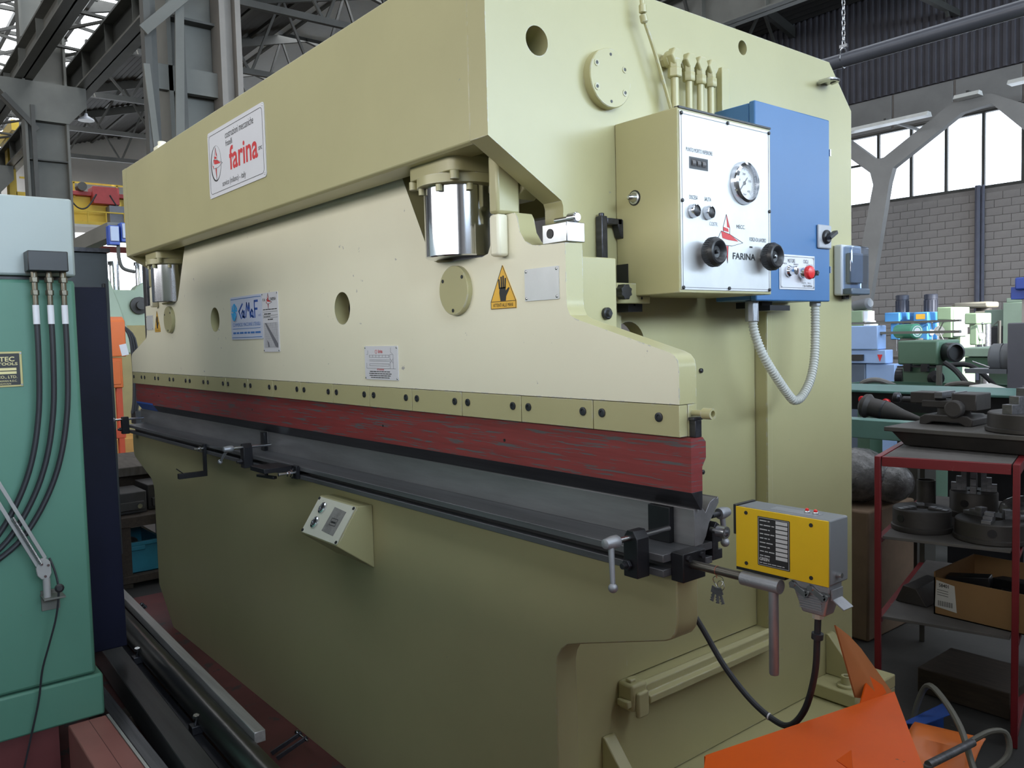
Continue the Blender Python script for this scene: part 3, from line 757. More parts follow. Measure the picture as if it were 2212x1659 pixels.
# blue electrical cabinet
XE = -1.326
eb = part('electrical_cabinet', MB().box(XF + .001, XE - .022, 1.953, 2.326, 1.514, 2.048), M_blue, press, .003, 'blue sheet metal electrical cabinet')
part('cabinet_door', MB().box(XE - .020, XE, 1.950, 2.329, 1.511, 2.051), M_blue, eb, .004)
part_each('hinge', MB().box(XE - .014, XE + .002, 2.328, 2.334, 1.945, 1.965).box(XE - .014, XE + .002, 2.328, 2.334, 1.597, 1.617), M_steel, eb)
F = Face((XE, 2.058, 1.544), (0, 1, 0), (0, 0, 1), .0)
bpn = part('button_plate', MB().box(XE, XE + .0025, 2.058, 2.240, 1.544, 1.643), M_white, eb, .0008)
F.lift = .0028
m = MB(); F.frame(m, .005, .177, .005, .094, .0009, .004); part('plate_line', m, M_ink, eb)
letters(F, eb, M_ink, [('MOTORE', .041, .076, .036, .011), ('CICLI', .120, .077, .026, .010), ('MARCIA', .016, .071, .020, .0042), ('ARRESTO', .070, .070, .024, .0042), ('AUTOMATICO', .136, .070, .034, .0042),
    ('F.lli FARINA', .118, .008, .050, .0070), ('COSTR.   MECC.', .112, .018, .050, .0035)])
m = MB()
for x, y in ((.007, .007), (.175, .007), (.007, .092), (.175, .092)): m.lathe(F.P(x, y), F.n, [(.003, 0), (.003, .0015)], 8)
part_each('plate_screw', m, M_steel, eb)
p = F.P(.042, .052); part('key_switch', MB().lathe(p, (1, 0, 0), [(.016, 0), (.016, .006), (.012, .012), (.012, .026), (.009, .027)], 24).box(p.x + .026, p.x + .031, p.y - .0015, p.y + .0015, p.z - .006, p.z + .006), M_chrome, eb)
p = F.P(.108, .048); part('stop_ring', MB().lathe(p, (1, 0, 0), [(.016, 0), (.016, .008), (.013, .014), (.011, .022)], 24), M_chrome, eb)
part('stop_button', MB().lathe(p + Vector((.018, 0, 0)), (1, 0, 0), [(.012, 0), (.019, .003), (.020, .010), (.017, .016), (.010, .018)], 28), mat('red_plastic', (.72, .03, .035), .3, var=.03), eb, 0, 'red mushroom stop button')
p = F.P(.157, .048); part('selector', MB().lathe(p, (1, 0, 0), [(.015, 0), (.015, .008), (.012, .012)], 24).obox(p + Vector((.018, 0, 0)), (.016, 0, 0), (0, .006, .010), (0, .009, -.0055)), M_black, eb, .001)
ms = part('main_switch_plate', MB().box(XE, XE + .008, 2.254, 2.326, 1.668, 1.738), mat('grey_plastic', (.42, .43, .46), .4, var=.03), eb, .004)
p = Vector((XE + .008, 2.292, 1.702))
part('switch_handle', MB().lathe(p, (1, 0, 0), [(.021, 0), (.021, .006), (.017, .010)], 24).obox(p + Vector((.018, .004, .004)), (.016, 0, 0), (0, .040, .020), (0, -.005, .010)), M_black, eb, .002)
part('cabinet_lug', MB().box(XF, XE - .05, 2.05, 2.10, 1.495, 1.512).box(-1.42, -1.34, 2.035, 2.135, 1.485, 1.50), M_blackmetal, eb)
# grey housing with clear cover beside the cabinet
gb = part('breaker_housing', MB().box(XF + .001, XF + .032, 2.59, 2.72, 1.540, 1.708), mat('pale_plastic', (.60, .62, .66), .4, var=.02), press, .006, 'pale grey plastic breaker housing')
m = MB().box(XF + .0325, XF + .062, 2.596, 2.714, 1.546, 1.702)
part('clear_cover', m, M_clear, gb, .006)
part('breaker', MB().box(XF + .033, XF + .050, 2.615, 2.695, 1.58, 1.68), mat('breaker_grey', (.16, .18, .22), .5, var=.2), gb, .003)
part('cover_base', MB().box(XF + .033, XF + .064, 2.594, 2.716, 1.541, 1.562), mat('smoke_plastic', (.10, .13, .17), .3, var=.1), gb, .004)
part('gland', MB().cyl((XF + .016, 2.64, 1.540), (XF + .016, 2.64, 1.528), .012), M_blackmetal, gb)
# corrugated flexible hose between the two boxes
yA, yB = 1.985, 2.300
hose = [(-1.365, yA, 1.47), (-1.36, yA + .006, 1.42), (-1.345, 2.012, 1.355), (-1.335, 2.068, 1.285), (-1.335, 2.125, 1.236), (-1.335, 2.150, 1.224), (-1.335, 2.185, 1.232), (-1.338, 2.235, 1.275), (-1.345, 2.272, 1.34), (-1.352, 2.290, 1.42), (-1.358, yB, 1.512)]
hs = part('flexible_hose', MB().tube(hose, .0135, 12, 8, .0085), mat('hose_grey', (.52, .53, .50), .45, var=.04), press, 0, 'pale grey corrugated hose')
part('hose_gland', MB().cyl((-1.365, yA, 1.513), (-1.365, yA, 1.455), .019, n=8).cyl((-1.358, yB, 1.513), (-1.358, yB, 1.498), .017, n=8), M_castalu, hs, .002)

# ---------------------------------------------------------------- name plates and warning signs
def plate(name, x0, x1, z0, z1, y, m, par, label=None, r=.004, t=.0025):
    q = part(name, MB().prism('y', rrect(x0, x1, z0, z1, r), y - t, y), m, par, 0, label)
    return q, Face((x0, y - t, z0), (1, 0, 0), (0, 0, 1), .0002)
def rivets(F, w, h, par, e=.008, r=.0035, m=None):
    b = MB()
    for x, y in ((e, e), (w - e, e), (e, h - e), (w - e, h - e)): b.lathe(F.P(x, y), F.n, [(r, 0), (r, .001), (r * .5, .0018)], 10)
    part_each('rivet', b, m or M_steel, par)
q, F = plate('maker_sign', -3.205, -2.668, 1.985, 2.232, 1.1425, M_white, press, 'white enamel sign with red lettering', .012)
w, h = .537, .247
letters(F, q, M_ink, [('costruzioni meccaniche', .183, .194, .264, .026), ('fratelli', .185, .166, .064, .021), ('sovico (milano) - italy', .138, .022, .224, .027), ('snc', .482, .096, .030, .012)])
m = MB(); F.frame(m, .014, w - .014, .014, h - .014, .0016, .016); part('sign_border', m, M_ink, q)
m = MB()
rr = circ(.080, .122, .053, 48, .066); r2 = circ(.0825, .124, .049, 48, .063)
F.poly(m, rr, 0, [r2])
part('logo_ring', m, M_ink, q)
m = MB(); F.text(m, 'farina', .215, .074, .260, .086, .018); part('sign_name', m, M_inkred, q)
star_logo(F, .076, .118, .078, q); rivets(F, w, h, q, .010)

q, F = plate('dealer_plate', -3.344, -3.024, 1.446, 1.617, 1.2548, mat('blue_white', (.60, .64, .78), .35, var=.02), press, 'pale blue dealer plate with snowflake mark')
w, h = .320, .171
letters(F, q, mat('mid_blue_ink', (.05, .18, .50), .45), [('COMMERCIO MACCHINE UTENSILI', .020, .052, .280, .014)])
m = MB(); dashes(F, m, .020, .020, .280, .012, 0, 4); part('address_print', m, MATS['mid_blue_ink'], q)
m = MB()
F.line(m, [(.02, .043), (.30, .043)], .0018); F.line(m, [(.008, .008), (.312, .008)], .0022); F.line(m, [(.008, .162), (.312, .162)], .0022)
part_each('dealer_line', m, mat('mid_blue_ink', (.05, .18, .50), .45), q)
m = MB()
for pl in ([(.128, .140), (.090, .112), (.112, .084)], [(.126, .090), (.120, .104), (.130, .114), (.140, .104), (.136, .090), (.126, .088)], [(.146, .112), (.142, .088), (.150, .086)],
           [(.160, .088), (.172, .142), (.186, .112), (.196, .140), (.206, .086)], [(.226, .088), (.216, .090), (.212, .104), (.222, .114), (.232, .106), (.232, .086), (.238, .086)],
           [(.250, .084), (.250, .146), (.282, .146)], [(.250, .116), (.276, .116)]):
    F.line(m, pl, .0085)
F.text(m, 's.r.l.', .286, .087, .024, .010)
part('dealer_name', m, M_inkblue, q)
m = MB()
for k in range(6):
    a = R(30 + 60 * k); c, s_ = math.cos(a), math.sin(a)
    P2 = lambda u, v: (.044 + .8 * (u * c - v * s_), .110 + u * s_ + v * c)
    F.line(m, [P2(.004, 0), P2(.032, 0)], .009, k * .0009); F.line(m, [P2(.018, 0), P2(.030, .011)], .008, k * .0009 + .0003); F.line(m, [P2(.018, 0), P2(.030, -.011)], .008, k * .0009 + .0006)
part('snowflake_mark', m, M_inkcyan, q)
q, F = plate('capacity_plate', -3.020, -2.876, 1.396, 1.617, 1.2546, M_white, press, 'tall white capacity chart plate', .003)
w, h = .144, .221
m = MB(); F.text(m, 'FARINA', .078, .190, .050, .012, .006); F.text(m, 'F.lli', .008, .190, .022, .010)
dashes(F, m, .008, .156, .126, .005, 0, 5)
for y in (.150, .136, .128): F.line(m, [(.006, y), (.138, y)], .0009)
dashes(F, m, .016, .139, .070, .006, 0, 6); dashes(F, m, .012, .130, .06, .004, 0, 7); dashes(F, m, .05, .118, .045, .006, 0, 8)
part('chart_lettering', m, M_ink, q)
m = MB()
for k in range(26): F.line(m, [(.012, .016 + k * .0037), (.134, .016 + k * .0037)], .0005)
for k in range(13): F.line(m, [(.012 + k * .01016, .016), (.012 + k * .01016, .1085)], .0005)
F.poly(m, [(.020, .108), (.034, .108), (.134, .030), (.134, .016), (.112, .018), (.070, .060)]); F.poly(m, [(.044, .018), (.058, .018), (.052, .034), (.036, .044)])
part('chart_grid', m, M_inkgrey, q)
star_logo(F, .056, .186, .040, q); rivets(F, w, h, q, .005, .003)
q, F = plate('instruction_plate', -2.249, -2.056, 1.311, 1.412, 1.2548, M_white, press, 'small white instruction plate with a line drawing', .003)
w, h = .193, .101
m = MB(); 
for pl in ([(.02, .088), (.02, .076), (.012, .076)], [(.155, .096), (.155, .082), (.165, .078)], [(.03, .074), (.145, .074), (.145, .067), (.03, .067), (.03, .074)], [(.03, .060), (.145, .060)], [(.03, .056), (.145, .056)], [(.03, .048), (.145, .048), (.145, .042), (.03, .042), (.03, .048)], [(.012, .034), (.18, .034)], [(.012, .034), (.012, .050)], [(.150, .034), (.150, .076), (.168, .076), (.168, .034)], [(.150, .050), (.168, .064)], [(.150, .064), (.168, .050)]):
    F.line(m, pl, .0008)
for k in range(7): F.line(m, [(.03 + k * .019, .067), (.03 + k * .019, .074)], .0008)
part('drawing', m, M_inkgrey, q)
m = MB(); [dashes(F, m, x_, y_, w_, .0038, 0, k_) for k_, (x_, y_, w_) in enumerate(((.030, .0225, .120), (.026, .0165, .130), (.028, .0105, .126), (.036, .0045, .108)))]
part('plate_print', m, M_ink, q)
m = MB(); F.text(m, 'farina', .082, .080, .026, .011, .01); F.text(m, 'ATTENZIONE', .072, .0282, .042, .005, .01); F.poly(m, circ(.070, .084, .006, 20), 0, [circ(.070, .084, .005, 20)])
part('plate_red_print', m, M_inkred, q); rivets(F, w, h, q, .005, .003)
for s in (0, 1):
    x0, x1 = (-1.612, -1.514) if not s else (-4.396, -4.308)
    w = x1 - x0; xm = (x0 + x1) / 2
    q = part('hand_warning_sign', MB().prism('y', [(x0, 1.498), (x1, 1.498), (x1, 1.516), (xm, 1.603), (x0, 1.516)], 1.2535, 1.2548), M_warn, press, 0, 'yellow triangle with black hand')
    F = Face((x0, 1.2535, 1.498), (1, 0, 0), (0, 0, 1), .0002)
    m = MB()
    F.line(m, [(0.001, .018), (w / 2, .104), (w - .001, .018)], .0013); F.line(m, [(0.001, .018), (w - .001, .018), (w - .001, .001), (.001, .001), (.001, .018)], .0012)
    F.text(m, 'ATTENTI ALLE MANI', .010, .005, w - .022, .0085)
    c = w / 2
    F.poly(m, [(c - .010, .019), (c + .010, .019), (c + .012, .030), (c + .022, .043), (c + .026, .049), (c + .022, .051), (c + .011, .043), (c + .011, .052), (c - .012, .052), (c - .014, .038)])
    for a, b, e, f_ in ((-.0125, .050, -.0145, .070), (-.0048, .050, -.0055, .076), (.0022, .050, .0022, .078), (.0085, .050, .0105, .072)):
        F.line(m, [(c + a, b), (c + e, f_)], .0052)
    part('sign_print', m, M_ink, q)
    x0, x1 = (-1.480, -1.363) if not s else (-4.532, -4.424)
    q, F = plate('blank_plate', x0, x1, 1.5115, 1.5855, 1.2548, M_alu, press, 'blank aluminium plate', .002); rivets(F, x1 - x0, .074, q, .006, .0032)
# ================================================================ tools in the press
XR = -1.012
pp = [(1.268, 1.2255), (1.268, 1.118), (1.296, 1.079), (1.300, 1.079), (1.302, 1.094), (1.302, 1.165), (1.314, 1.182), (1.314, 1.214), (1.306, 1.2235), (1.2815, 1.2255)]
punch = thing('bending_punch', 'long red-painted bending punch clamped under the cream ram', 'tool', (XC, 1.29, 1.079))
m = MB().prism('x', [(1.268, 1.224), (1.268, 1.118), (1.302, 1.118), (1.302, 1.165), (1.314, 1.182), (1.314, 1.214), (1.304, 1.224)], mx(-1.012) + .02, XR)
part('body', m, M_red, punch)
part('tip', MB().prism('x', [(1.268, 1.1178), (1.296, 1.080), (1.300, 1.080), (1.302, 1.094), (1.302, 1.1178)], mx(-1.012) + .02, XR), M_steel_dark, punch, .0006)
part('tang', MB().prism('x', [(1.310, 1.2245), (1.310, 1.262), (1.316, 1.265), (1.316, 1.270), (1.3085, 1.270), (1.3085, 1.2245)], mx(-1.012) + .02, XR), M_steel_dark, punch, .0006) if False else \
    part('tang', MB().box(-1.0265, XR, 1.283, 1.302, 1.2245, 1.258).box(-1.0265, XR, 1.278, 1.306, 1.258, 1.264), M_steel_dark, punch, .001)
m = MB()
for x, z in ((-3.20, 1.165), (-2.18, 1.170), (-1.59, 1.174), (-4.44, 1.170)): m.lathe((x, 1.2679, z), (0, -1, 0), [(.004, 0), (.004, .0006)], 10)
part_each('pin_hole', m, M_black, punch)
part('blue_tip_mark', MB().prism('x', [(1.2675, 1.126), (1.2675, 1.1178), (1.294, 1.082), (1.2955, 1.083), (1.269, 1.119), (1.269, 1.126)], mx(-1.012) + .02, -4.55), M_inkblue, punch)

def vdie(x0, x1):
    # four-way die block: notches on the top, waisted sides
    p = [(1.293, 1.005), (1.293, 1.079), (1.297, 1.082), (1.3005, 1.079), (1.302, 1.070), (1.3045, 1.079), (1.309, 1.0835), (1.315, 1.083), (1.329, 1.068), (1.343, 1.087), (1.352, 1.091), (1.362, 1.094), (1.3665, 1.091), (1.370, 1.095), (1.372, 1.090), (1.372, 1.082), (1.340, 1.045), (1.330, 1.020), (1.318, 1.005)]
    return MB().prism('x', p, x0, x1)
die = thing('die_block', 'long steel die block on the table end next to the yellow sensor box', 'tool', (-2.06, 1.33, 1.005))
part('body', vdie(-3.116, -1.026), M_die, die, .0008)
m = MB().box(-1.134, -1.077, 1.2785, 1.2925, 1.0055, 1.078)
part('clamp_pad', m, M_blackmetal, die, .001)
die2 = thing('die_block', 'steel die block on the table end away from the yellow sensor box', 'tool', (-4.0, 1.33, 1.005))
part('body', vdie(-4.88, -3.120), M_die, die2, .0008)
part('clamp_pad', MB().box(-3.156, -3.121, 1.2785, 1.2925, 1.0055, 1.078), M_blackmetal, die2, .001)
# lower rear die rail seen at the table end
lb = thing('die_holder_rail', 'dark notched steel rail behind the die block at the table end', 'tool', (-2.9, 1.37, .96))
part('body', MB().prism('x', [(1.3535, .965), (1.385, .965), (1.385, .985), (1.372, .985), (1.372, 1.0), (1.385, 1.0), (1.385, 1.018), (1.378, 1.035), (1.366, 1.043), (1.356, 1.030), (1.3535, 1.02)], -4.80, -1.028), M_steel_dark, lb, .0008)
part('eye_bolt', MB().cyl((-1.028, 1.348, 1.030), (-1.005, 1.348, 1.030), .006).lathe((-1.010, 1.348, 1.030), (1, 0, 0), [(.012, 0), (.012, .020), (.008, .020), (.008, .010)], 14), M_steel, lb)

# ---------------------------------------------------------------- clamps with ball levers along the table slot
def screw_clamp(x, label, y0=1.165, ang=-20, rodlen=.115, grp=None, up=0):
    t = thing('lever_clamp', label, 'clamp', (x, 1.2, .961), grp)
    m = MB().prism('y', [(x - .018, .958), (x + .018, .958), (x + .018, 1.035), (x + .008, 1.050), (x - .008, 1.050), (x - .018, 1.035)], y0, 1.1995)
    part('body', m, M_blackmetal, t, .0015)
    z = 1.036
    part('screw', MB().cyl((x, 1.120, z), (x, y0 + rodlen - .0005, z), .0058), M_steel, t)
    hub = Vector((x, 1.128, z))
    part('hub', MB().lathe(hub, (0, -1, 0), [(.010, -.004), (.0125, 0), (.0125, .012), (.0095, .032), (.005, .034)], 18), M_castalu, t)
    a = R(ang); d = Vector((math.sin(a), -.10, -math.cos(a))).normalized()
    c = Vector((x, 1.112, z)); L = .078
    lv = part('lever', MB().cyl(c + d * .008, c + d * L, .0062, .0050, 12), M_castalu, t)
    part('ball', MB().ball(c + d * (L + .006), .0095), M_castalu, t)
    part('slot_bolt', MB().cyl((x - .004, y0 - .020, .983), (x - .004, 1.2, .983), .006).lathe((x - .004, y0 - .003, .983), (0, -1, 0), [(.011, 0), (.011, .007)], 6), M_steel_dark, t, .0005)
    return t
screw_clamp(-1.080, 'black lever clamp with ball handle at the table end by the yellow box', ang=8)
screw_clamp(-3.060, 'black lever clamp with ball handle halfway along the table slot', ang=-50)
screw_clamp(-4.775, 'black lever clamp on the table end away from the yellow box', ang=0)
t = thing('rear_lever', 'ball lever sticking out behind the die block at the table end', 'clamp', (-1.045, 1.42, .99))
p = Vector((-1.045, 1.372, 1.052))
part('screw', MB().cyl(p, p + Vector((.0, .03, 0)), .006), M_steel_dark, t)
part('hub', MB().lathe(p + Vector((0, .025, 0)), (0, 1, 0), [(.011, 0), (.0125, .003), (.0125, .014), (.0095, .030), (.005, .032)], 18), M_castalu, t)
q = p + Vector((0, .036, 0)); e = q + Vector((.004, .004, -.062))
part('lever', MB().cyl(q, e, .0062, .005), M_castalu, t); part('ball', MB().ball(e, .0095), M_castalu, t)
# bracket arms in the slot
t = thing('table_stop', 'small black L-shaped stop arm hanging from the table slot', 'bracket', (-3.56, 1.18, .865))
part('arm', MB().box(-3.575, -3.553, 1.188, 1.199, .885, 1.003).box(-3.575, -3.553, 1.080, 1.199, .866, .888), M_blackmetal, t, .001)
part('pin', MB().cyl((-3.564, 1.10, .888), (-3.60, 1.085, .905), .0022, n=8), M_black, t)
part('nut', MB().cyl((-3.564, 1.15, .985), (-3.564, 1.199, .985), .005).lathe((-3.564, 1.178, .985), (0, -1, 0), [(.010, 0), (.010, .008)], 6), M_steel, t)
t = thing('stop_bracket', 'black folded stop bracket bolted to the table slot with a steel nut', 'bracket', (-2.74, 1.15, .96))
part('plate', MB().prism('x', [(1.1985, .963), (1.1985, 1.006), (1.190, 1.010), (1.180, .985), (1.180, .963)], -2.66, -2.654).box(-2.665, -2.63, 1.186, 1.199, .963, 1.008), M_blackmetal, t, .001)
part('arm', MB().box(-2.78, -2.66, 1.085, 1.185, .990, 1.006), M_blackmetal, t, .001)
part('handle', MB().bar((-2.80, 1.12, .966), (-2.70, 1.14, .966), .016, .010).cyl((-2.75, 1.13, .968), (-2.75, 1.13, .992), .006), M_blackmetal, t, .002)
part('nut', MB().cyl((-2.648, 1.13, .983), (-2.648, 1.198, .983), .006).lathe((-2.648, 1.176, .983), (0, -1, 0), [(.013, 0), (.013, .004)], 16).lathe((-2.648, 1.170, .983), (0, -1, 0), [(.010, 0), (.010, .009)], 6), M_steel, t)

# ---------------------------------------------------------------- yellow safety box on its arm
ya = thing('sensor_box', 'yellow fronted grey sensor box on a steel arm at the table end', 'sensor', (-.82, 1.25, .985))
part('arm_flange', MB().box(-1.0275, -.997, 1.222, 1.290, .952, 1.008), M_blackmetal, ya, .002)
m = MB()
for y in (1.236, 1.276): m.lathe((-.997, y, .998), (1, 0, 0), [(.006, 0), (.006, .006), (.003, .006)], 10)
part_each('flange_screw', m, M_steel_dark, ya)
part('arm', MB().cyl((-.997, 1.25, .984), (-.872, 1.25, .984), .0082), mat('arm_steel', (.17, .16, .14), .35, .8, var=.25), ya)
part('sleeve', MB().cyl((-.884, 1.25, .982), (-.806, 1.25, .982), .0128, n=20).cyl((-.806, 1.25, .982), (-.8055, 1.25, .982), .006), M_castalu, ya)
part('hanging_rod', MB().lathe((-.820, 1.25, .822), (0, 0, 1), [(.0076, 0), (.0086, .002), (.0086, .150)], 20), M_castalu, ya)
part('mounting_plate', MB().box(-.90, -.80, 1.254, 1.30, .9945, 1.0015), M_black, ya)
hb_ = part('housing', MB().box(-.896, -.715, 1.2525, 1.312, 1.002, 1.113), mat('grey_enamel', (.20, .21, .225), .42, var=.06, chip=(.35, .14, .05), thr=.76, cscale=30), ya, .003)
part('front_plate', MB().box(-.897, -.716, 1.2495, 1.2525, 1.001, 1.112), M_yellow, ya, .0006, 'yellow front plate')
F = Face((-.897, 1.2495, 1.001), (1, 0, 0), (0, 0, 1), .0002)
m = MB()
for x, y in ((.022, .102), (.150, .100), (.022, .010), (.150, .010)): m.lathe(F.P(x, y), F.n, [(.0035, 0), (.0035, .001), (.0015, .001)], 10)
part_each('plate_screw', m, M_ink, ya)
m = MB(); F.poly(m, rrect(.046, .110, .012, .100, .0015)); lb_ = part('label_black', m, M_ink, ya)
m = MB()
for k in range(9): F.poly(m, [(.083, .0905 - k * .0078), (.106, .0905 - k * .0078), (.106, .0965 - k * .0078), (.083, .0965 - k * .0078)], .0005)
F.frame(m, .0475, .1085, .0135, .0985, .0006, .001)
for v in range(len(m.v)): m.v[v] = tuple(Vector(m.v[v]) + F.n * .0003)
for k in range(9): dashes(F, m, .051, .0918 - k * .0078, .020 + .009 * (k % 2), .0028, .0006, k)
F.text(m, 'GREIN', .050, .0215, .020, .0062, .03, .0006); dashes(F, m, .050, .0165, .050, .0022, .0006, 3)
part('label_print', m, mat('label_white', (.55, .56, .57), .5), ya)
part('top_label', MB().box(-.838, -.748, 1.266, 1.290, 1.113, 1.1134), M_castalu, ya)
for x in (-.772, -.756):
    p = (x, 1.279, 1.1132)
    part('lamp_ring', MB().lathe(p, (0, 0, 1), [(.0052, 0), (.0052, .003), (.004, .0045)], 14), M_steel, ya)
    part('red_lamp', MB().lathe((x, 1.279, 1.117), (0, 0, 1), [(.0033, 0), (.0033, .003), (.0015, .005)], 12), mat('red_lens', (.75, .02, .02), .25, var=.02), ya)
part('side_screw', MB().cyl((-.715, 1.275, 1.018), (-.706, 1.275, 1.018), .0045), M_steel, ya)
part('back_flap', MB().box(-.903, -.896, 1.25, 1.31, 1.06, 1.115), M_black, ya, .001)
# plug under the box with its cable
part('plug_base', MB().box(-.790, -.722, 1.262, 1.304, .985, 1.002), M_castalu, ya, .002)
part('plug_body', MB().add([(-.790, 1.262, .985), (-.722, 1.262, .985), (-.722, 1.304, .985), (-.790, 1.304, .985), (-.776, 1.268, .942), (-.734, 1.268, .942), (-.734, 1.300, .942), (-.776, 1.300, .942)], [(0, 1, 2, 3), (4, 7, 6, 5), (0, 4, 5, 1), (1, 5, 6, 2), (2, 6, 7, 3), (3, 7, 4, 0)]), M_castalu, ya, .003)
m = MB()
for k in range(6): m.bar((-.779, 1.2625 + .0007 * k, .974 - k * .0045), (-.737, 1.2625 + .0007 * k, .974 - k * .0045), .002, .0018)
part('plug_rib', m, M_castalu, ya)
m = MB().box(-.795, -.720, 1.2595, 1.2615, .982, .986)
for x in (-.792, -.758):
    m.bar((x, 1.259, .992), (x + .030, 1.259, .974), .003, .009); m.bar((x + .030, 1.259, .974), (x + .034, 1.259, .982), .003, .005)
    m.lathe((x + .004, 1.2585, .990), (0, -1, 0), [(.0055, 0), (.0055, .003)], 12)
part('plug_latch', m, M_steel, ya)
part('latch_flap', MB().bar((-.7195, 1.283, .975), (-.699, 1.283, .962), .030, .0025).box(-.7215, -.7185, 1.266, 1.301, .974, .992), M_castalu, ya, .0005)
part('cable_gland', MB().cyl((-.755, 1.284, .944), (-.755, 1.284, .932), .010, n=8), mat('pale_gland', (.55, .53, .45), .5), ya)
cab = [(-.755, 1.284, .935), (-.757, 1.284, .895), (-.765, 1.29, .83), (-.79, 1.30, .755), (-.83, 1.315, .705), (-.875, 1.33, .695), (-.93, 1.335, .715), (-.985, 1.33, .765), (-1.03, 1.325, .825), (-1.06, 1.318, .868)]
part('cable', MB().tube(cab, .0058, 10, 6), M_rubber, ya, 0, 'black cable hanging in a loop')
part('strain_relief', MB().cyl((-.756, 1.284, .905), (-.757, 1.284, .895), .010), M_rubber, ya)
part('cable_tie', MB().lathe((-.885, 1.331, .697), (1, .1, -.1), [(.0065, -.0015), (.0072, 0), (.0065, .0015)], 12), M_white, ya)
# bunch of keys wired to the arm
ks = thing('key_bunch', 'bunch of small keys on a wire ring hanging from the steel arm', 'keys', (-.94, 1.25, .93))
m = MB().tube([(-.938 + .011 * math.cos(R(a)), 1.25 + .003 * math.sin(R(a * 2)), .963 + .011 * math.sin(R(a))) for a in range(0, 361, 24)], .0007, 6, 1)
m.tube([(-.930 + .008 * math.cos(R(a)), 1.247, .958 + .009 * math.sin(R(a))) for a in range(0, 361, 30)], .0006, 6, 1)
part('ring', m, M_steel, ks)
part('wire', MB().tube([(-.940 , 1.25 + .0088 * math.cos(R(a)), .984 + .0088 * math.sin(R(a))) for a in range(0, 361, 30)], .0007, 6, 1).tube([(-.939, 1.245, .975), (-.939, 1.248, .970)], .0007, 6, 0), mat('copper_wire', (.55, .22, .14), .4, .8), ks)
for k, (dx, a) in enumerate(((-.006, -14), (0, 4), (.005, 22))):
    c = Vector((-.938 + dx, 1.248 - k * .002, .952)); dd = Vector((math.sin(R(a)), 0, -math.cos(R(a))))
    s_ = Vector((dd.z, 0, -dd.x))
    m = MB().obox(c + dd * .006, dd * .013, s_ * .013, (0, .0015, 0)).obox(c + dd * .020, dd * .018, s_ * .0055, (0, .0014, 0))
    for j in range(3): m.obox(c + dd * (.018 + j * .005) + s_ * .003, dd * .002, s_ * .003, (0, .0014, 0))
    part('key', m, M_steel_mid, ks)
# ================================================================ green machine beside the press (its end faces along +x)
M_mint = mat('mint_green_paint', (.085, .215, .155), .45, var=.07, scale=1.5, chip=(.10, .14, .13), thr=.72, cscale=14)
M_pale = mat('pale_mint_paint', (.38, .43, .42), .4, var=.02)
M_navy = mat('navy_panel', (.007, .008, .022), .5, var=.4, scale=2, spec=.2)
gm = thing('green_machine', 'mint green machine tool with pale head and three black hoses', 'machine tool', (-3.5, 0, 0))
body = part('body', MB().box(-3.9, -3.0, -1.2, .613, .337, 1.650), M_mint, gm, .012)
part('base', MB().box(-3.9, -2.995, -1.2, .632, .192, .334), M_mint, gm, .008)
part('head', MB().box(-3.9, -3.0, -1.2, .617, 1.662, 1.913), M_pale, gm, .008)
part('seam', MB().box(-3.88, -3.02, -1.18, .595, .30, 1.68), M_black, gm)
part('skid', MB().box(-3.8, -3.05, -1.1, .50, 0, .195), mat('maroon_paint', (.14, .035, .035), .5, var=.15), gm)
part('splash_guard', MB().prism('x', [(.50, .216), (.846, .214), (.836, 1.666), (.50, 1.668)], -3.60, -3.56), M_navy, gm, .003, 'tall navy blue sheet guard')
t = part('rear_cabinet', MB().box(-5.6, -5.0, .55, 1.192, .25, 1.953), mat('slate_paint', (.055, .065, .075), .45, var=.1), gm, .006)
part('cabinet_cap', MB().box(-5.62, -4.98, .53, 1.202, 1.953, 1.975), M_steel_dark, t)
part('cabinet_handle', MB().box(-4.985, -4.95, 1.15, 1.165, 1.63, 1.78), M_blackmetal, t, .003)
part('cabinet_skid', MB().box(-5.5, -5.1, .6, 1.1, 0, .25), M_steel_dark, t)
mb_ = part('manifold', MB().box(-3.0, -2.93, .470, .583, 1.672, 1.735), M_black, gm, .003)
for k, y in enumerate((.490, .531, .571)):
    z = 1.672
    f = part('hose_fitting', MB().cyl((-2.962, y, z), (-2.962, y, z - .020), .010, n=12).cyl((-2.962, y, z - .018), (-2.962, y, z - .034), .0135, n=6).cyl((-2.962, y, z - .034), (-2.962, y, z - .06), .009).cyl((-2.962, y, z - .058), (-2.962, y, z - .074), .0125, n=6).cyl((-2.962, y, z - .07), (-2.962, y, z - .105), .0085), mat('brass_grey', (.20, .18, .14), .35, .8, var=.2), gm, .001)
    part('hose_sleeve', MB().cyl((-2.962, y, z - .105), (-2.962, y, z - .165), .0098), M_white, f)
    yy = y
    hose = [(-2.962, yy, z - .10), (-2.962, yy, z - .26), (-2.965, yy - .008, z - .44), (-2.968, yy - .036, z - .60), (-2.972, yy - .085, z - .73), (-2.975, yy - .155, z - .84), (-2.978, yy - .23, z - .90)]
    part('hose', MB().tube(hose, .0085, 10, 5), M_rubber, f, 0, 'black hydraulic hose')
npl = part('name_plate', MB().box(-3.0, -2.997, .22, .449, 1.312, 1.423), mat('brass_plate', (.42, .36, .16), .4, .5, var=.1), gm, .001, 'brass and black maker plate')
F = Face((-2.997, .22, 1.312), (0, 1, 0), (0, 0, 1), .0003)
m = MB(); F.poly(m, rrect(.006, .222, .006, .105, .003)); part('plate_field', m, M_ink, npl)
m = MB(); F.text(m, 'R TEC', .148, .080, .060, .015, .02, .0008); F.text(m, 'E TOOLS', .150, .068, .066, .009, .02, .0008)
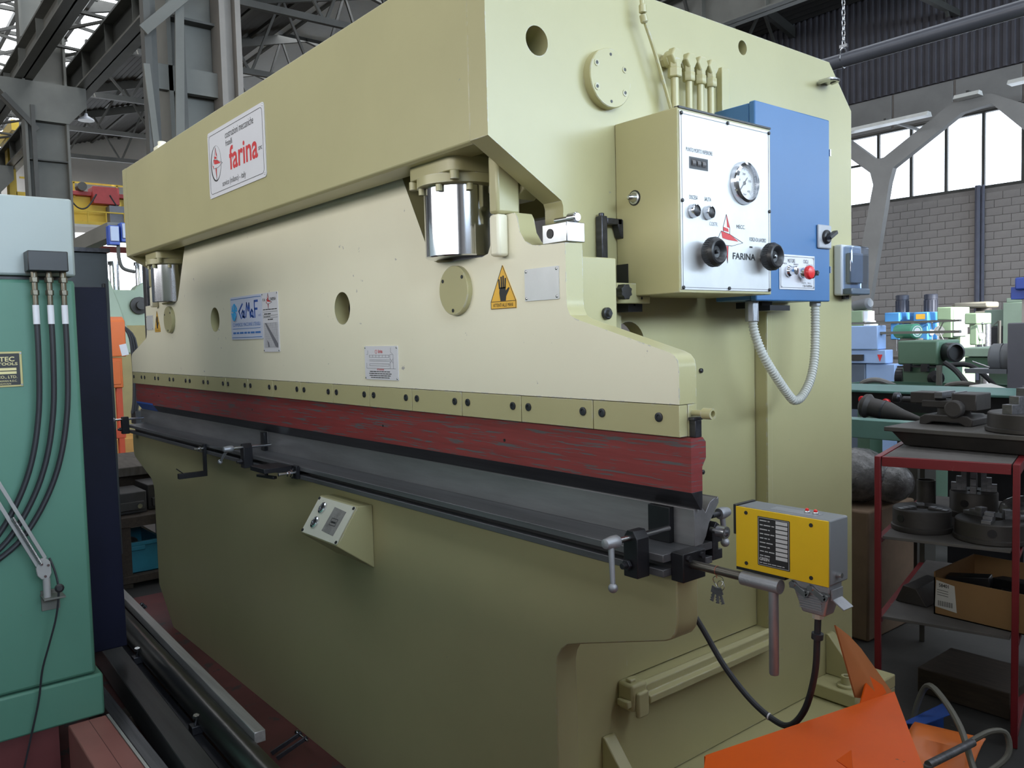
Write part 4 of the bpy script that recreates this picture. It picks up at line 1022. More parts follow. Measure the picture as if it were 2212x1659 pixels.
F.text(m, 'RKS CO., LTD.', .135, .026, .078, .010, .01, .0008); F.text(m, 'TAICHUNG TAIWAN R.O.C.', .120, .016, .092, .006, 0, .0008); F.text(m, 'TAIWAN', .160, .008, .035, .005, 0, .0008)
for y in (.041, .052): F.poly(m, [(.03, y), (.212, y), (.212, y + .008), (.03, y + .008)], .0006)
part('plate_print', m, mat('brass_ink', (.60, .52, .26), .4, .4), npl)
m = MB()
for x, y in ((.225, .006), (.225, .105)): m.lathe(F.P(x, y), F.n, [(.003, 0), (.003, .0012)], 8)
part('plate_screw', m, M_steel, npl)
# red footing bar along the floor
fb = thing('footing_rail', 'pinkish red steel rail on the floor in front of the mint green machine', 'rail', (-2.0, .57, 0))
part('body', MB().box(-2.992, -.6, .517, .633, 0, .190), mat('pink_red_paint', (.30, .115, .10), .45, var=.12, scale=4), fb, .004)
part('edge_strip', MB().box(-2.992, -.6, .6335, .642, .13, .190), mat('edge_alu', (.55, .55, .52), .35, .6), fb)
part('top_seam', MB().box(-2.992, -.6, .578, .5795, .190, .1905), mat('dark_red_line', (.10, .03, .03), .5), fb)
# articulated lamp clamped on the machine
lp = thing('arm_lamp', 'grey spring-arm lamp clamped low on the mint green machine', 'lamp', (-2.97, .49, .59))
x = -2.955
part('clamp', MB().box(-2.999, -2.99, .462, .515, .585, .65).box(-2.999, -2.93, .46, .522, .632, .638), M_steelgrey, lp, .001)
part('clamp_knob', MB().lathe((-2.925, .503, .668), (1, 0, .1), [(.006, -.02), (.013, 0), (.014, .008), (.008, .012)], 12), M_black, lp)
part('post', MB().cyl((x, .474, .636), (x, .474, .70), .011), mat('lamp_grey', (.33, .32, .31), .45), lp)
part('knuckle', MB().prism('x', [(.458, .70), (.480, .695), (.489, .715), (.487, .752), (.472, .768), (.455, .762), (.446, .735), (.449, .712)], x - .008, x + .008), MATS['lamp_grey'], lp, .002)
m = MB()
for y, z in ((.462, .748), (.480, .742), (.470, .708)): m.cyl((x + .008, y, z), (x + .013, y, z), .004, n=10)
part('pivot', m, M_steel, lp)
part('arm', MB().bar((x, .452, .742), (x, .33, 1.02), .008, .011).bar((x, .474, .764), (x, .35, 1.045), .008, .011), MATS['lamp_grey'], lp, .001)
part('spring', MB().tube([(x + .012, .460, .750), (x + .012, .39, .91)], .0055, 8, 0, .004), M_steel, lp)
part('cord', MB().tube([(x, .486, .762), (x + .012, .497, .72), (x + .02, .503, .67), (x + .02, .500, .62), (x + .015, .490, .56), (x, .470, .48), (-2.97, .450, .40), (-2.975, .435, .30), (-2.975, .40, .16), (-2.97, .37, .05), (-2.97, .35, .008)], .0035, 6, 5), M_rubber, lp)

# bars and shafts lying along the floor
def bar_thing(name, label, mb, m, loc, bev=.001): return solo(name, mb, m, label, 'steel bar', loc, None, bev)
M_bar = mat('ground_steel', (.55, .53, .52), .4, .5, var=.2, scale=6, streak=(.4, 8, 8))
m = MB().bar((-4.8, 1.053, .1815), (-2.5, .970, .1815), .036, .037)
bar_thing('ground_bar', 'bright ground square bar, topmost and next to the red floor paint', m, M_bar, (-3.6, 1.05, .165), .002)
solo('steel_shaft', MB().cyl((-4.45, .968, .150), (-1.9, .896, .150), .045, n=32), mat('shaft_steel', (.16, .155, .15), .30, .9, var=.25, scale=4, streak=(.5, 6, 6)), 'thick round polished steel shaft between the bars', 'steel bar', (-3.2, .93, .113))
bar_thing('dark_bar', 'dark flat bar under the round steel shaft', MB().bar((-4.6, 1.0458, .105), (-2.62, .9743, .105), .030, .112), M_steel_dark, (-3.3, 1.0, .085))
bar_thing('square_bar', 'heavy dark square bar beside the thin bar with fittings', MB().bar((-4.05, .844, .10), (-1.85, .758, .10), .080, .10), mat('oiled_steel', (.075, .075, .078), .38, .6, var=.25, scale=5, streak=(.4, 6, 6)), (-3, .76, .06), .003)
bar_thing('thin_bar', 'thin dark bar carrying two small steel fittings', MB().bar((-4.05, .908, .080), (-2.2, .853, .080), .032, .06), M_steel_dark, (-3, .845, .07), .002)
bar_thing('flat_bar', 'flat grey bar lying beside the pinkish red rail', MB().bar((-3.75, .714, .075), (-2.45, .712, .075), .045, .05), M_steel_mid, (-2.8, .68, .05), .002)
for i, x in enumerate((-4.2, -3.3, -2.3)):
    solo('timber_bearer', MB().box(x - .05, x + .05, .65, 1.09, .0025, .048), mat('dark_timber', (.05, .035, .025), .8, var=.3, scale=10, streak=(1, 8, 8)), ['timber bearer under the bars on the low bench side', 'timber bearer under the middle of the bars', 'timber bearer under the open ends of the bars'][i], 'timber', (x, .87, .0025), 'bearers under the bars', .003)
for i, (x, y, z) in enumerate(((-3.62, .895, .110), (-2.82, .8714, .110))):
    t = thing('bar_fitting', ['small steel fitting on the thin bar near the navy guard', 'small steel fitting on the thin bar beside the round shaft'][i], 'fitting', (x, y, z), 'fittings on the thin bar')
    part('block', MB().box(x - .02, x + .02, y - .018, y + .018, z + .0005, z + .03), M_steel_dark, t, .002)
    part('screw', MB().cyl((x, y, z + .03), (x + .01, y, z + .055), .006).lathe((x + .01, y, z + .055), (.2, 0, 1), [(.011, 0), (.011, .012)], 6), M_steel, t)
m = MB()
for i, (x, lab) in enumerate(((-2.60, 'pair of thin steel brackets on the red floor at the end of the ground bar'), (-4.52, 'pair of thin steel brackets on the red floor near the low bench'))):
    y = 1.135; z = .002
    t = thing('floor_bracket', lab, 'bracket', (x, y, z))
    part('leg', MB().bar((x - .10, y - .05, z + .008), (x - .07, y + .05, z + .06), .008, .014), M_steel_dark, t, .001)
    part('leg', MB().bar((x - .055, y - .05, z + .008), (x - .025, y + .05, z + .06), .008, .014), M_steel_dark, t, .001)
    part('bolt', MB().cyl((x - .10, y + .042, z + .056), (x - .005, y + .042, z + .056), .004).lathe((x - .085, y + .042, z + .056), (-1, 0, 0), [(.009, 0), (.009, .008)], 6), M_steel, t)

# ================================================================ things beyond the far end of the press
M_iron = mat('cast_iron', (.060, .055, .053), .55, .4, var=.25, scale=6, bump=.2)
M_or = mat('orange_paint', (.72, .15, .02), .45, var=.08, scale=3, chip=(.10, .07, .05), thr=.72, cscale=12)
bn = thing('low_bench', 'low dark timber bench holding cast iron blocks', 'bench', (-5.6, 1.5, 0))
part('top', MB().box(-5.9, -5.15, 1.21, 2.0, .365, .425), MATS['dark_timber'], bn, .004)
part('shelf', MB().box(-5.9, -5.15, 1.21, 2.0, .03, .075), MATS['dark_timber'], bn, .004)
for a in (-5.88, -5.23):
    for b in (1.22, 1.92): part('leg', MB().box(a, a + .06, b, b + .06, 0, .365), MATS['dark_timber'], bn)
for i, (y0, y1, z1, x) in enumerate(((1.215, 1.40, .555, -5.25), (1.42, 1.56, .58, -5.30))):
    t = thing('iron_block', ['wide cast iron vice block with a slot on the low bench', 'narrow cast iron vice block beside the press end'][i], 'block', (x - .1, y0, .4255))
    part('body', MB().prism('y', [(x, .4255), (x, z1), (x - .28, z1), (x - .28, .4255)], y0, y1), M_iron, t, .006)
    part('jaw', MB().box(x, x + .03, y0 + .02, y1 - .02, .45, .50), M_iron, t, .003)
    part('screw', MB().cyl((x + .03, (y0 + y1) / 2 + .04, .475), (x + .05, (y0 + y1) / 2 + .04, .475), .014), M_steel, t)
solo('timber_beam', MB().box(-6.4, -5.6, 1.3, 1.9, .60, .66), mat('grey_timber', (.11, .095, .08), .8, var=.3, scale=8, streak=(1, 6, 1)), 'weathered grey timber slab behind the iron blocks', 'timber', (-6, 1.6, .60), None, .006)
for i, x in enumerate((-6.35, -5.75)):
    solo('timber_prop', MB().box(x, x + .1, 1.35, 1.85, .4255, .5995), MATS['dark_timber'], ['dark timber prop under the grey slab on the side away from the iron blocks', 'dark timber prop under the grey slab behind the iron blocks'][i], 'timber', (x, 1.6, .4255), 'props under the grey timber slab')
cr = thing('blue_crate', 'teal blue plastic crate on the bench shelf', 'crate', (-5.4, 1.32, .0755))
m = MB()
x0, x1, y0, y1, z0, z1 = -5.62, -5.20, 1.225, 1.46, .0755, .265
m.box(x0, x1, y0, y1, z0, z0 + .008); m.box(x0, x0 + .008, y0, y1, z0, z1); m.box(x1 - .008, x1, y0, y1, z0, z1); m.box(x0, x1, y0, y0 + .008, z0, z1); m.box(x0, x1, y1 - .008, y1, z0, z1)
M_crate = mat('teal_plastic', (.03, .20, .28), .4, var=.15, scale=6)
part('body', m, M_crate, cr, .002)
part('rim', MB().box(x1 - .004, x1 + .015, y0 - .012, y1 + .012, z1 - .025, z1).box(x0 - .015, x0 + .004, y0 - .012, y1 + .012, z1 - .025, z1).box(x0, x1, y0 - .012, y0 + .004, z1 - .025, z1).box(x0, x1, y1 - .004, y1 + .012, z1 - .025, z1), M_crate, cr, .003)
part('grip', MB().box(x1, x1 + .02, 1.24, 1.36, z1 - .05, z1 - .024), M_crate, cr, .004)
solo('scrap_part', MB().ball((-5.38, 1.30, .23), .06, 10, (1.4, 1.2, .6)).box(-5.50, -5.30, 1.22, 1.26, .20, .25), M_iron, 'dark iron scrap piece lying in the teal crate', 'scrap', (-5.4, 1.3, .18))

# orange stand with its control housing
os_ = thing('orange_stand', 'tall narrow orange spot welder stand with cables', 'welder', (-8.0, 1.95, 0))
part('head', MB().prism('y', [(-8.25, 1.34), (-7.98, 1.34), (-7.98, 1.66), (-8.06, 1.70), (-8.25, 1.70)], 1.80, 2.02), M_or, os_, .008)
part('housing', MB().box(-8.22, -8.0, 1.82, 1.985, 1.06, 1.33), M_or, os_, .006)
part('housing_door', MB().box(-8.0, -7.99, 1.84, 1.965, 1.09, 1.30), M_or, os_, .003)
part('post', MB().bar((-8.05, 1.955, 1.06), (-8.05, 1.955, .24), .05, .05, (1, 0, 0)), mat('orange_red_paint', (.62, .075, .02), .45, var=.08), os_, .004)
part('cross_bar', MB().box(-8.08, -8.02, 1.75, 1.99, .60, .68).box(-8.08, -8.02, 1.75, 2.02, .24, .33), MATS['orange_red_paint'], os_, .004)
part('foot', MB().bar((-8.05, 1.97, .30), (-7.9, 2.12, .0), .06, .05).bar((-8.05, 1.93, .30), (-8.2, 1.75, .0), .06, .05), MATS['orange_red_paint'], os_, .003)
part('paper_tag', MB().box(-7.985, -7.983, 1.86, 1.91, 1.35, 1.45).obox((-7.98, 2.0, 1.40), (0, .06, .012), (0, -.02, .10), (.002, 0, 0)), M_white, os_)
m = MB()
for k in range(3): m.tube([(-8.0, 2.0, 1.62), (-7.98, 2.055 + k * .02, 1.50), (-7.98, 2.07 + k * .022, 1.2), (-7.98, 2.06 + k * .02, .95), (-7.98, 2.04 + k * .02, .82)], .012, 6, 4)
part('cable', m, M_rubber, os_)
part('pedal_unit', MB().box(-8.1, -7.95, 2.06, 2.16, .72, .84).cyl((-8.02, 2.11, .18), (-8.02, 2.11, .72), .035).cyl((-8.02, 2.11, .0), (-8.02, 2.11, .18), .05), M_black, os_, .004)
# orange-brown plywood crate at the back
wc = thing('wooden_crate', 'orange-brown plywood crate standing behind the orange stand', 'crate', (-9.0, 2.2, 0))
for i, (a, b) in enumerate(((0, .26), (.265, .52))): part('board', MB().box(-9.3, -8.7, 2.0, 2.6, a, b), mat('plywood', (.55, .27, .06), .6, var=.2, scale=4), wc, .006)
part('corner_post', MB().box(-8.7, -8.66, 2.30, 2.36, 0, .53), M_or, wc)
# pale green press behind
pg2 = thing('pale_green_press', 'pale green eccentric press with a bronze coloured base', 'press', (-10, 2.8, 0))
M_pg = mat('pale_green_paint', (.34, .42, .31), .45, var=.05)
part('frame', MB().prism('x', [(2.05, 1.35), (2.54, 1.35), (2.49, 1.6), (2.41, 1.9), (2.33, 2.14), (2.24, 2.31), (2.05, 2.42)], -10.0, -9.7), M_pg, pg2, .02)
part('side_plate', MB().prism('x', [(2.3, 1.38), (3.05, 1.38), (3.05, 2.04), (2.90, 2.08), (2.87, 2.15), (2.80, 2.17), (2.73, 2.12), (2.70, 2.08), (2.3, 2.08)], -10.4, -10.2), M_pg, pg2, .01)
part('base', MB().box(-10.6, -9.6, 2.2, 3.0, 0, 1.72) if False else MB().box(-10.6, -9.72, 2.3, 2.95, 0, 1.66), mat('bronze_paint', (.30, .24, .09), .5, var=.1), pg2, .01)
m = MB().lathe((-10.2, 2.74, 1.90), (1, 0, 0), [(.10, 0), (.10, .05), (.05, .06), (.05, .12), (.03, .12)], 16)
part('shaft', m, M_iron, pg2)
for y in (2.52, 2.80): part('cylinder', MB().lathe((-10.3, y, 2.05), (0, 0, 1), [(.05, 0), (.05, .32), (.065, .32), (.065, .36)], 16), M_chrome, pg2)
# vertical rail seen under the far beam end
rl = solo('guide_post', MB().box(-6.05, -5.97, 1.66, 1.71, 0, 2.15).box(-6.03, -5.99, 1.71, 1.76, 0, 2.15).box(-6.05, -5.97, 1.76, 1.79, 0, 2.15), M_steel_dark, 'dark steel double rail standing upright at the press end by the orange stand', 'rail', (-6, 1.72, 0), None, .003)
# grey cantilever with blue sockets
gj = thing('jib_arm', 'grey cantilever arm with blue power sockets hanging at its end', 'jib', (-11, 2.0, 0))
part('arm', MB().box(-16, -8.0, 1.92, 2.04, 2.40, 2.54), M_steelgrey, gj, .004)
part('post', MB().box(-15.9, -15.7, 1.9, 2.06, 0, 2.40), M_steelgrey, gj)
for i, x in enumerate((-8.28, -8.02)):
    s_ = part('socket_box', MB().box(-7.999, -7.90, 1.905 + i * .10, 1.995 + i * .10, 2.33 + i * .03, 2.50 + i * .03), mat('socket_blue', (.03, .08, .40), .4), gj, .006)
    part('socket_lid', MB().box(-7.90, -7.88, 1.915 + i * .10, 1.985 + i * .10, 2.36 + i * .03, 2.49 + i * .03), mat('socket_grey', (.40, .45, .60), .4), s_, .004)
part('lead', MB().tube([(-7.95, 1.99, 2.34), (-7.95, 1.99, 2.22), (-7.95, 2.02, 2.13), (-7.95, 2.12, 2.10)], .016, 8, 5), M_steelgrey2, gj)
# yellow bridge crane far down the hall
cn = thing('bridge_crane', 'yellow bridge crane with a red hoist trolley under the hall roof', 'crane', (-30, 12, 7.0))
M_cy = mat('crane_yellow', (.62, .42, .03), .5, var=.15, scale=.8, chip=(.25, .12, .05), thr=.70, cscale=3)
part('girder', MB().box(-30.4, -29.9, 4.6, 17.6, 5.45, 6.35), M_cy, cn)
part('end_carriage', MB().box(-31.4, -28.8, 4.55, 4.75, 5.55, 7.0) if False else MB().box(-31.4, -28.8, 4.40, 4.60, 7.99, 8.3), M_cy, cn)
part('end_leg', MB().box(-30.4, -29.9, 4.42, 4.62, 5.5, 7.995), M_cy, cn)
part('walkway', MB().box(-29.9, -29.3, 4.7, 7.4, 5.38, 5.48), M_cy, cn)
m = MB().box(-29.32, -29.28, 4.7, 7.9, 5.78, 5.82).box(-29.9, -29.86, 4.7, 17, 6.76, 6.82)
for k in range(6): m.box(-29.32, -29.28, 4.8 + k * .55, 4.83 + k * .55, 5.45, 5.8)
for k in range(8): m.box(-29.9, -29.86, 4.9 + k * 1.3, 4.95 + k * 1.3, 6.3, 6.8)
part('handrail', m, M_cy, cn)
part('trolley', MB().box(-30.2, -29.7, 5.4, 9.6, 6.36, 6.50).box(-30.2, -29.5, 6.7, 7.5, 6.1, 6.66), mat('trolley_red', (.36, .04, .04), .5, var=.1), cn, .02)
part('hoist_motor', MB().cyl((-29.9, 6.4, 6.62), (-29.5, 6.4, 6.62), .14, n=14), M_steelgrey2, cn)
part('control_cabinet', MB().box(-29.88, -29.4, 7.15, 8.2, 5.5, 6.05), mat('cabinet_slate', (.16, .17, .20), .5), cn)
m = MB()
for a, b, d_ in ((5.9, 6.8, .5), (7.2, 7.9, .4), (8.0, 8.6, .45)): m.tube([(-29.5, a, 6.4), (-29.5, (a * 2 + b) / 3, 6.4 - d_ * .9), (-29.5, (a + 2 * b) / 3, 6.4 - d_ * .9), (-29.5, b, 6.4)], .025, 6, 5)
part('festoon_cable', m, M_rubber, cn)
# bell lamp under the roof
bl = thing('bell_lamp', 'white enamel bell lamp hanging under the roof past the crane girder', 'lamp', (-20.5, 4.6, 6.5))
part('shade', MB().lathe((-20.5, 4.6, 6.5), (0, 0, 1), [(.17, 0), (.16, .03), (.09, .08), (.04, .11), (.03, .16)], 24), M_white, bl)
part('stem', MB().cyl((-20.5, 4.6, 6.66), (-20.5, 4.6, 7.029), .02), M_steelgrey2, bl)
# ================================================================ orange guard, tray and hose at the operator's end
gd = thing('orange_guard', 'bent bright orange sheet metal guard leaning in front of the press foot', 'guard', (-.6, 1.2, 0))
def sheet(pts, th=.003):
    P = [Vector(p) for p in pts]; n = (P[1] - P[0]).cross(P[2] - P[0]).normalized() * th
    k = len(P)
    return [tuple(p) for p in P] + [tuple(p + n) for p in P], [tuple(range(k)), tuple(reversed(range(k, 2 * k)))] + [(i, k + i, k + (i + 1) % k, (i + 1) % k) for i in range(k)]
A, B, C_, D = (-.75, .965, .799), (-.75, 1.548, .722), (-.598, 1.34, .700), (-.50, .70, .70)
C_ = (-.53, 1.19, .775)
M_guard = mat('guard_orange', (.62, .085, .001), .5, var=.06, scale=4, chip=(.10, .05, .03), thr=.70, cscale=26, spec=.2)
gx = MB(); gx.add(*sheet([A, (-.64, .80, .80), (-.45, 1.02, .80), (-.53, 1.19, .775), B])); part('top_sheet', gx, M_guard, gd, 0)
part('wing', MB().add(*sheet([(-.782, 1.462, .728), (-.80, 1.421, .874), (-.80, 1.470, .842), (-.80, 1.515, .805), (-.752, 1.546, .722), (-.755, 1.50, .722)])), mat('guard_brown_orange', (.42, .15, .05), .45, var=.12, scale=6), gd)
part('inner_fold', MB().add(*sheet([(-.752, 1.42, .733), (-.775, 1.495, .765), (-.756, 1.545, .725)])), M_guard, gd)
part('crease', MB().add(*sheet([(-.612, 1.088, .805), (-.600, 1.108, .818), (-.585, 1.085, .80)])), M_guard, gd)
part('front_sheet', MB().add(*sheet([(-.53, 1.19, .775), (-.45, 1.02, .80), (-.47, 1.04, .003), (-.55, 1.21, .003)])), M_guard, gd)
part('side_sheet', MB().add(*sheet([(-.64, .80, .80), (-.45, 1.02, .80), (-.47, 1.04, .003), (-.66, .82, .003)])), M_guard, gd)
part('back_sheet', MB().add(*sheet([(-.75, .965, .799), (-.75, 1.548, .722), (-.75, 1.548, .003), (-.75, .965, .003)])), M_guard, gd)
tr = thing('orange_tray', 'small pressed orange tray lying on the floor beside the blue sheet', 'tray', (-1.15, 2.6, 0))
P = []
nx, ny = 10, 8
for i in range(nx + 1):
    for j in range(ny + 1):
        u, v = i / nx, j / ny
        P.append((-1.21 + .20 * v + .0 * u - .03 * u, 2.44 + .26 * u + .05 * v, .05 + .07 * (1 - math.cos(u * 3.1)) * .5 - .035 * math.exp(-((v - .5) / .22) ** 2) * (u < .65)))
fs = [(i * (ny + 1) + j, (i + 1) * (ny + 1) + j, (i + 1) * (ny + 1) + j + 1, i * (ny + 1) + j + 1) for i in range(nx) for j in range(ny)]
o = part('pan', MB().add(P, fs), mat('tray_orange', (.70, .17, .03), .4, var=.05), tr); o.modifiers.new('thick', 'SOLIDIFY').thickness = .004
part('foot', MB().box(-1.19, -1.03, 2.48, 2.52, 0, .045).box(-1.21, -1.05, 2.66, 2.70, 0, .10), M_black, tr)
bs = solo('blue_sheet', MB().add(*sheet([(-1.295, 2.73, .085), (-1.245, 2.93, .11), (-1.18, 2.84, .125), (-1.225, 2.735, .105)])).add(*sheet([(-1.295, 2.73, .085), (-1.245, 2.93, .11), (-1.245, 2.93, .001), (-1.295, 2.73, .001)])), mat('blue_sheet_paint', (.02, .07, .30), .4), 'blue painted sheet offcut behind the orange tray', 'sheet', (-1.25, 2.85, 0))
hz = thing('grey_hose', 'stiff grey hose arching over the orange tray', 'hose', (-1.1, 2.75, 0))
part('hose', MB().tube([(-1.30, 2.80, .012), (-1.285, 2.81, .12), (-1.25, 2.81, .205), (-1.18, 2.75, .215), (-1.08, 2.66, .17), (-1.0, 2.56, .10), (-.93, 2.50, .02)], .010, 8, 5), mat('grey_hose_rubber', (.13, .125, .105), .45), hz)
part('tail', MB().tube([(-1.04, 2.62, .15), (-1.0, 2.68, .18), (-.97, 2.72, .17), (-.96, 2.70, .11), (-1.0, 2.62, .06), (-1.04, 2.56, .012)], .009, 8, 5), MATS['grey_hose_rubber'], hz)
part('rod', MB().cyl((-1.05, 2.37, .165), (-1.02, 2.60, .165), .012).cyl((-1.05, 2.37, .0), (-1.05, 2.37, .165), .012), M_steel_mid, hz)

# ================================================================ red rack with chucks and vices
rk = thing('red_rack', 'red angle-iron rack with dusty shelves of chucks', 'rack', (-1.2, 3.35, 0))
M_rackred = mat('rack_red', (.19, .012, .018), .42, var=.12, scale=5, chip=(.26, .22, .20), thr=.70, cscale=24)
u = Vector((.967, .255, 0)); v_ = Vector((-.255, .967, 0)); o0 = Vector((-1.464, 2.896, 0)); WR, DR = .430, .88
def RP(a, b, z): p = o0 + u * a + v_ * b; return Vector((p.x, p.y, z))
M_shelf = mat('dusty_shelf', (.10, .092, .088), .7, var=.2, scale=6)
for a in (0, WR):
    for b in (0, DR):
        part('post', MB().obox(RP(a, b, .4825), u * .021, v_ * .021, (0, 0, .965)), M_rackred if b == 0 else M_steelgrey2 if a == 0 else M_rackred, rk, .002)
for z, h in ((.947, .034), (.655, .018), (.358, .018), (.05, .03)):
    m = MB()
    if z > .9: m.bar(RP(.015, 0, z), RP(WR - .015, 0, z), .022, h)
    if z > .1: m.bar(RP(0, .015, z), RP(0, DR - .015, z), .022, h)
    m.bar(RP(WR, .015, z), RP(WR, DR - .015, z), .022, h)
    part('rail', m, M_rackred, rk, .001)
for z in (.668, .372): part('shelf', MB().obox(RP(WR / 2, DR / 2, z), u * (WR - .03), v_ * (DR + .0), (0, 0, .010)), M_shelf, rk, .001)
part('shelf', MB().obox(RP(WR / 2, DR / 2, .955), u * (WR - .03), v_ * (DR - .03), (0, 0, .016)), M_shelf, rk)
ZT = .965
sp = thing('surface_plate', 'heavy dark iron surface plate lying on top of the red rack', 'surface plate', (-1.1, 3.5, ZT))
part('top', MB().box(-1.58, -.50, 3.17, 3.85, 1.022, 1.040), mat('dusty_iron', (.095, .088, .082), .6, .2, var=.2, scale=5), sp, .003)
part('skirt', MB().add([(-1.56, 3.19, 1.022), (-.52, 3.19, 1.022), (-.52, 3.83, 1.022), (-1.56, 3.83, 1.022), (-1.52, 3.22, ZT + .001), (-.56, 3.22, ZT + .001), (-.56, 3.80, ZT + .001), (-1.52, 3.80, ZT + .001)], [(0, 3, 2, 1), (4, 5, 6, 7), (0, 1, 5, 4), (1, 2, 6, 5), (2, 3, 7, 6), (3, 0, 4, 7)]), M_iron, sp, .003)
# vice on the plate
vc = thing('machine_vice', 'dark cast iron machine vice standing on the surface plate', 'vice', (-1.42, 3.42, 1.04))
part('base', MB().prism('y', [(-1.52, 1.0405), (-1.49, 1.0405), (-1.47, 1.052), (-1.37, 1.052), (-1.35, 1.0405), (-1.32, 1.0405), (-1.32, 1.068), (-1.34, 1.080), (-1.50, 1.080), (-1.52, 1.068)], 3.34, 3.50), M_iron, vc, .004)
part('swivel', MB().cyl((-1.42, 3.42, 1.08), (-1.42, 3.42, 1.105), .06, n=20), M_iron, vc)
part('body', MB().box(-1.52, -1.36, 3.36, 3.48, 1.106, 1.135).box(-1.57, -1.47, 3.37, 3.47, 1.12, 1.165), M_iron, vc, .004)
part('fixed_jaw', MB().box(-1.40, -1.31, 3.35, 3.49, 1.10, 1.165), M_iron, vc, .004)
part('jaw_face', MB().box(-1.47, -1.44, 3.36, 3.48, 1.145, 1.168).box(-1.405, -1.395, 3.36, 3.48, 1.14, 1.168), M_steel_mid, vc)
part('screw', MB().cyl((-1.62, 3.42, 1.128), (-1.57, 3.42, 1.128), .014).lathe((-1.665, 3.42, 1.135), (1, 0, 0), [(.008, 0), (.022, .008), (.022, .026), (.012, .034)], 14), M_steel_dark, vc)
part('end_cap', MB().lathe((-1.38, 3.345, 1.108), (0, -1, 0), [(.034, 0), (.034, .03), (.028, .034)], 18), M_iron, vc)
def chuck(name, label, c, r, h, grp=None, jaws=3, tall=.03, flange=True, rot=0):
    c = Vector(c); t = thing(name, label, 'chuck', tuple(c), grp)
    m = MB()
    if flange: m.lathe(c, (0, 0, 1), [(r * .98, .0005), (r, .004), (r, h * .22), (r * .95, h * .25)], 32); part('back_plate', m, M_iron, t)
    part('body', MB().lathe(c, (0, 0, 1), [(r * .95, h * (.25 if flange else .005)), (r * .95, h * .95), (r * .92, h), (r * .26, h), (r * .26, h * .7)], 32), M_iron, t)
    for k in range(jaws):
        a = R(rot + 360 * k / jaws); d_ = Vector((math.cos(a), math.sin(a), 0)); s_ = Vector((-d_.y, d_.x, 0))
        m = MB()
        for j in range(3): m.obox(c + d_ * r * (.38 + .20 * j) + Vector((0, 0, h + tall * (.9 - .28 * j) / 2)), d_ * r * .21, s_ * r * .24, (0, 0, tall * (.9 - .28 * j)))
        part('jaw', m, M_steel_mid, t, .001)
        part('key_socket', MB().lathe(c + Vector((d_ * r * .945).to_tuple()) + Vector((0, 0, h * .58)), d_, [(.016, -.004), (.016, .003), (.010, .003), (.010, -.004)], 12), M_steel_dark, t) if False else None
    a = R(rot + 250); d_ = Vector((math.cos(a), math.sin(a), 0))
    part('key_socket', MB().lathe(c + d_ * r * .93 + Vector((0, 0, h * .6)), d_, [(.015, -.002), (.015, .004), (.009, .004)], 14), M_black, t)
    return t
chuck('lathe_chuck', 'dusty round lathe chuck with low jaws on the middle shelf beside the rack post', (-1.40, 3.10, .6735), .105, .082, None, 3, .008)
chuck('lathe_chuck', 'wide dark lathe chuck with raised stepped jaws on the middle shelf', (-1.165, 3.125, .6735), .125, .072, None, 3, .036, True, 40)
chuck('jaw_chuck', 'tall stacked chuck with toothed jaws on the surface plate', (-1.10, 3.34, 1.0405), .165, .070, None, 3, .10, True, 130)
chuck('spare_chuck', 'dark chuck with finger-like jaws at the rear of the middle shelf', (-1.36, 3.46, .6735), .09, .10, None, 4, .09, True, 20)
t = thing('steel_vase_ring', 'open steel cylinder collar standing behind the dusty chuck', 'collar', (-1.54, 3.32, .6735))
part('body', MB().lathe((-1.50, 3.36, .6735), (0, 0, 1), [(.035, 0), (.035, .14), (.030, .14), (.030, .01)], 18), M_iron, t)
bag = solo('plastic_bag', MB().ball((-1.14, 3.36, .735), .062, 12, (1.5, 1, 1)).ball((-1.08, 3.40, .76), .05, 10, (1.4, 1.1, .9)), mat('clear_film', (.10, .10, .11), .15, var=.6, scale=14, bump=.8, bscale=40), 'crumpled clear plastic bag behind the wide chuck', 'bag', (-1.14, 3.36, .6735))
ct = thing('carton', 'open brown cardboard carton of dark parts on the lower rack shelf', 'carton', (-1.2, 3.2, .377))
M_card = mat('cardboard', (.26, .145, .06), .8, var=.10, scale=4)
x0, x1, y0, y1, z0, z1 = -1.335, -.93, 3.055, 3.40, .3775, .515
m = MB().box(x0, x1, y0, y1, z0, z0 + .004).box(x0, x0 + .005, y0, y1, z0, z1 + .02).box(x1 - .005, x1, y0, y1, z0, z1).box(x0, x1, y0, y0 + .005, z0, z1).box(x0, x1, y1 - .005, y1, z0, z1 + .02)
part('body', m, M_card, ct)
F = Face((x0, y0, z0), (1, 0, 0), (0, 0, 1), .0003)
m = MB(); F.poly(m, [(.004, .03), (.080, .022), (.072, .118), (.008, .128)]); part('paper_label', m, mat('label_paper', (.55, .54, .52), .7, var=.04), ct)
m = MB(); F.text(m, '58401', .018, .105, .034, .013, .02, .0006)
for k in range(3): F.line(m, [(.012, .094 - k * .009), (.050, .092 - k * .009)], .0016, .0006)
for k in range(20): F.line(m, [(.016 + k * .0026, .036), (.016 + k * .0026, .054)], .0006 + .0009 * (k % 3 == 0), .0006)
part('label_print', m, M_ink, ct)
for i, (x, y, a) in enumerate(((-1.25, 3.15, 10), (-1.12, 3.2, -20), (-1.02, 3.30, 30))):
    d_ = Vector((math.cos(R(a)), math.sin(R(a)), .12))
    solo('machined_part', MB().bar(Vector((x, y, .50)) - d_ * .07, Vector((x, y, .50)) + d_ * .07, .06, .04).cyl((x, y, .385), (x, y, .49), .04), M_blackmetal, ['black machined part in the carton next to the paper label', 'black machined part in the middle of the carton', 'black machined part in the carton corner away from the paper label'][i], 'machine part', (x, y, .385), 'parts in the carton', .003)
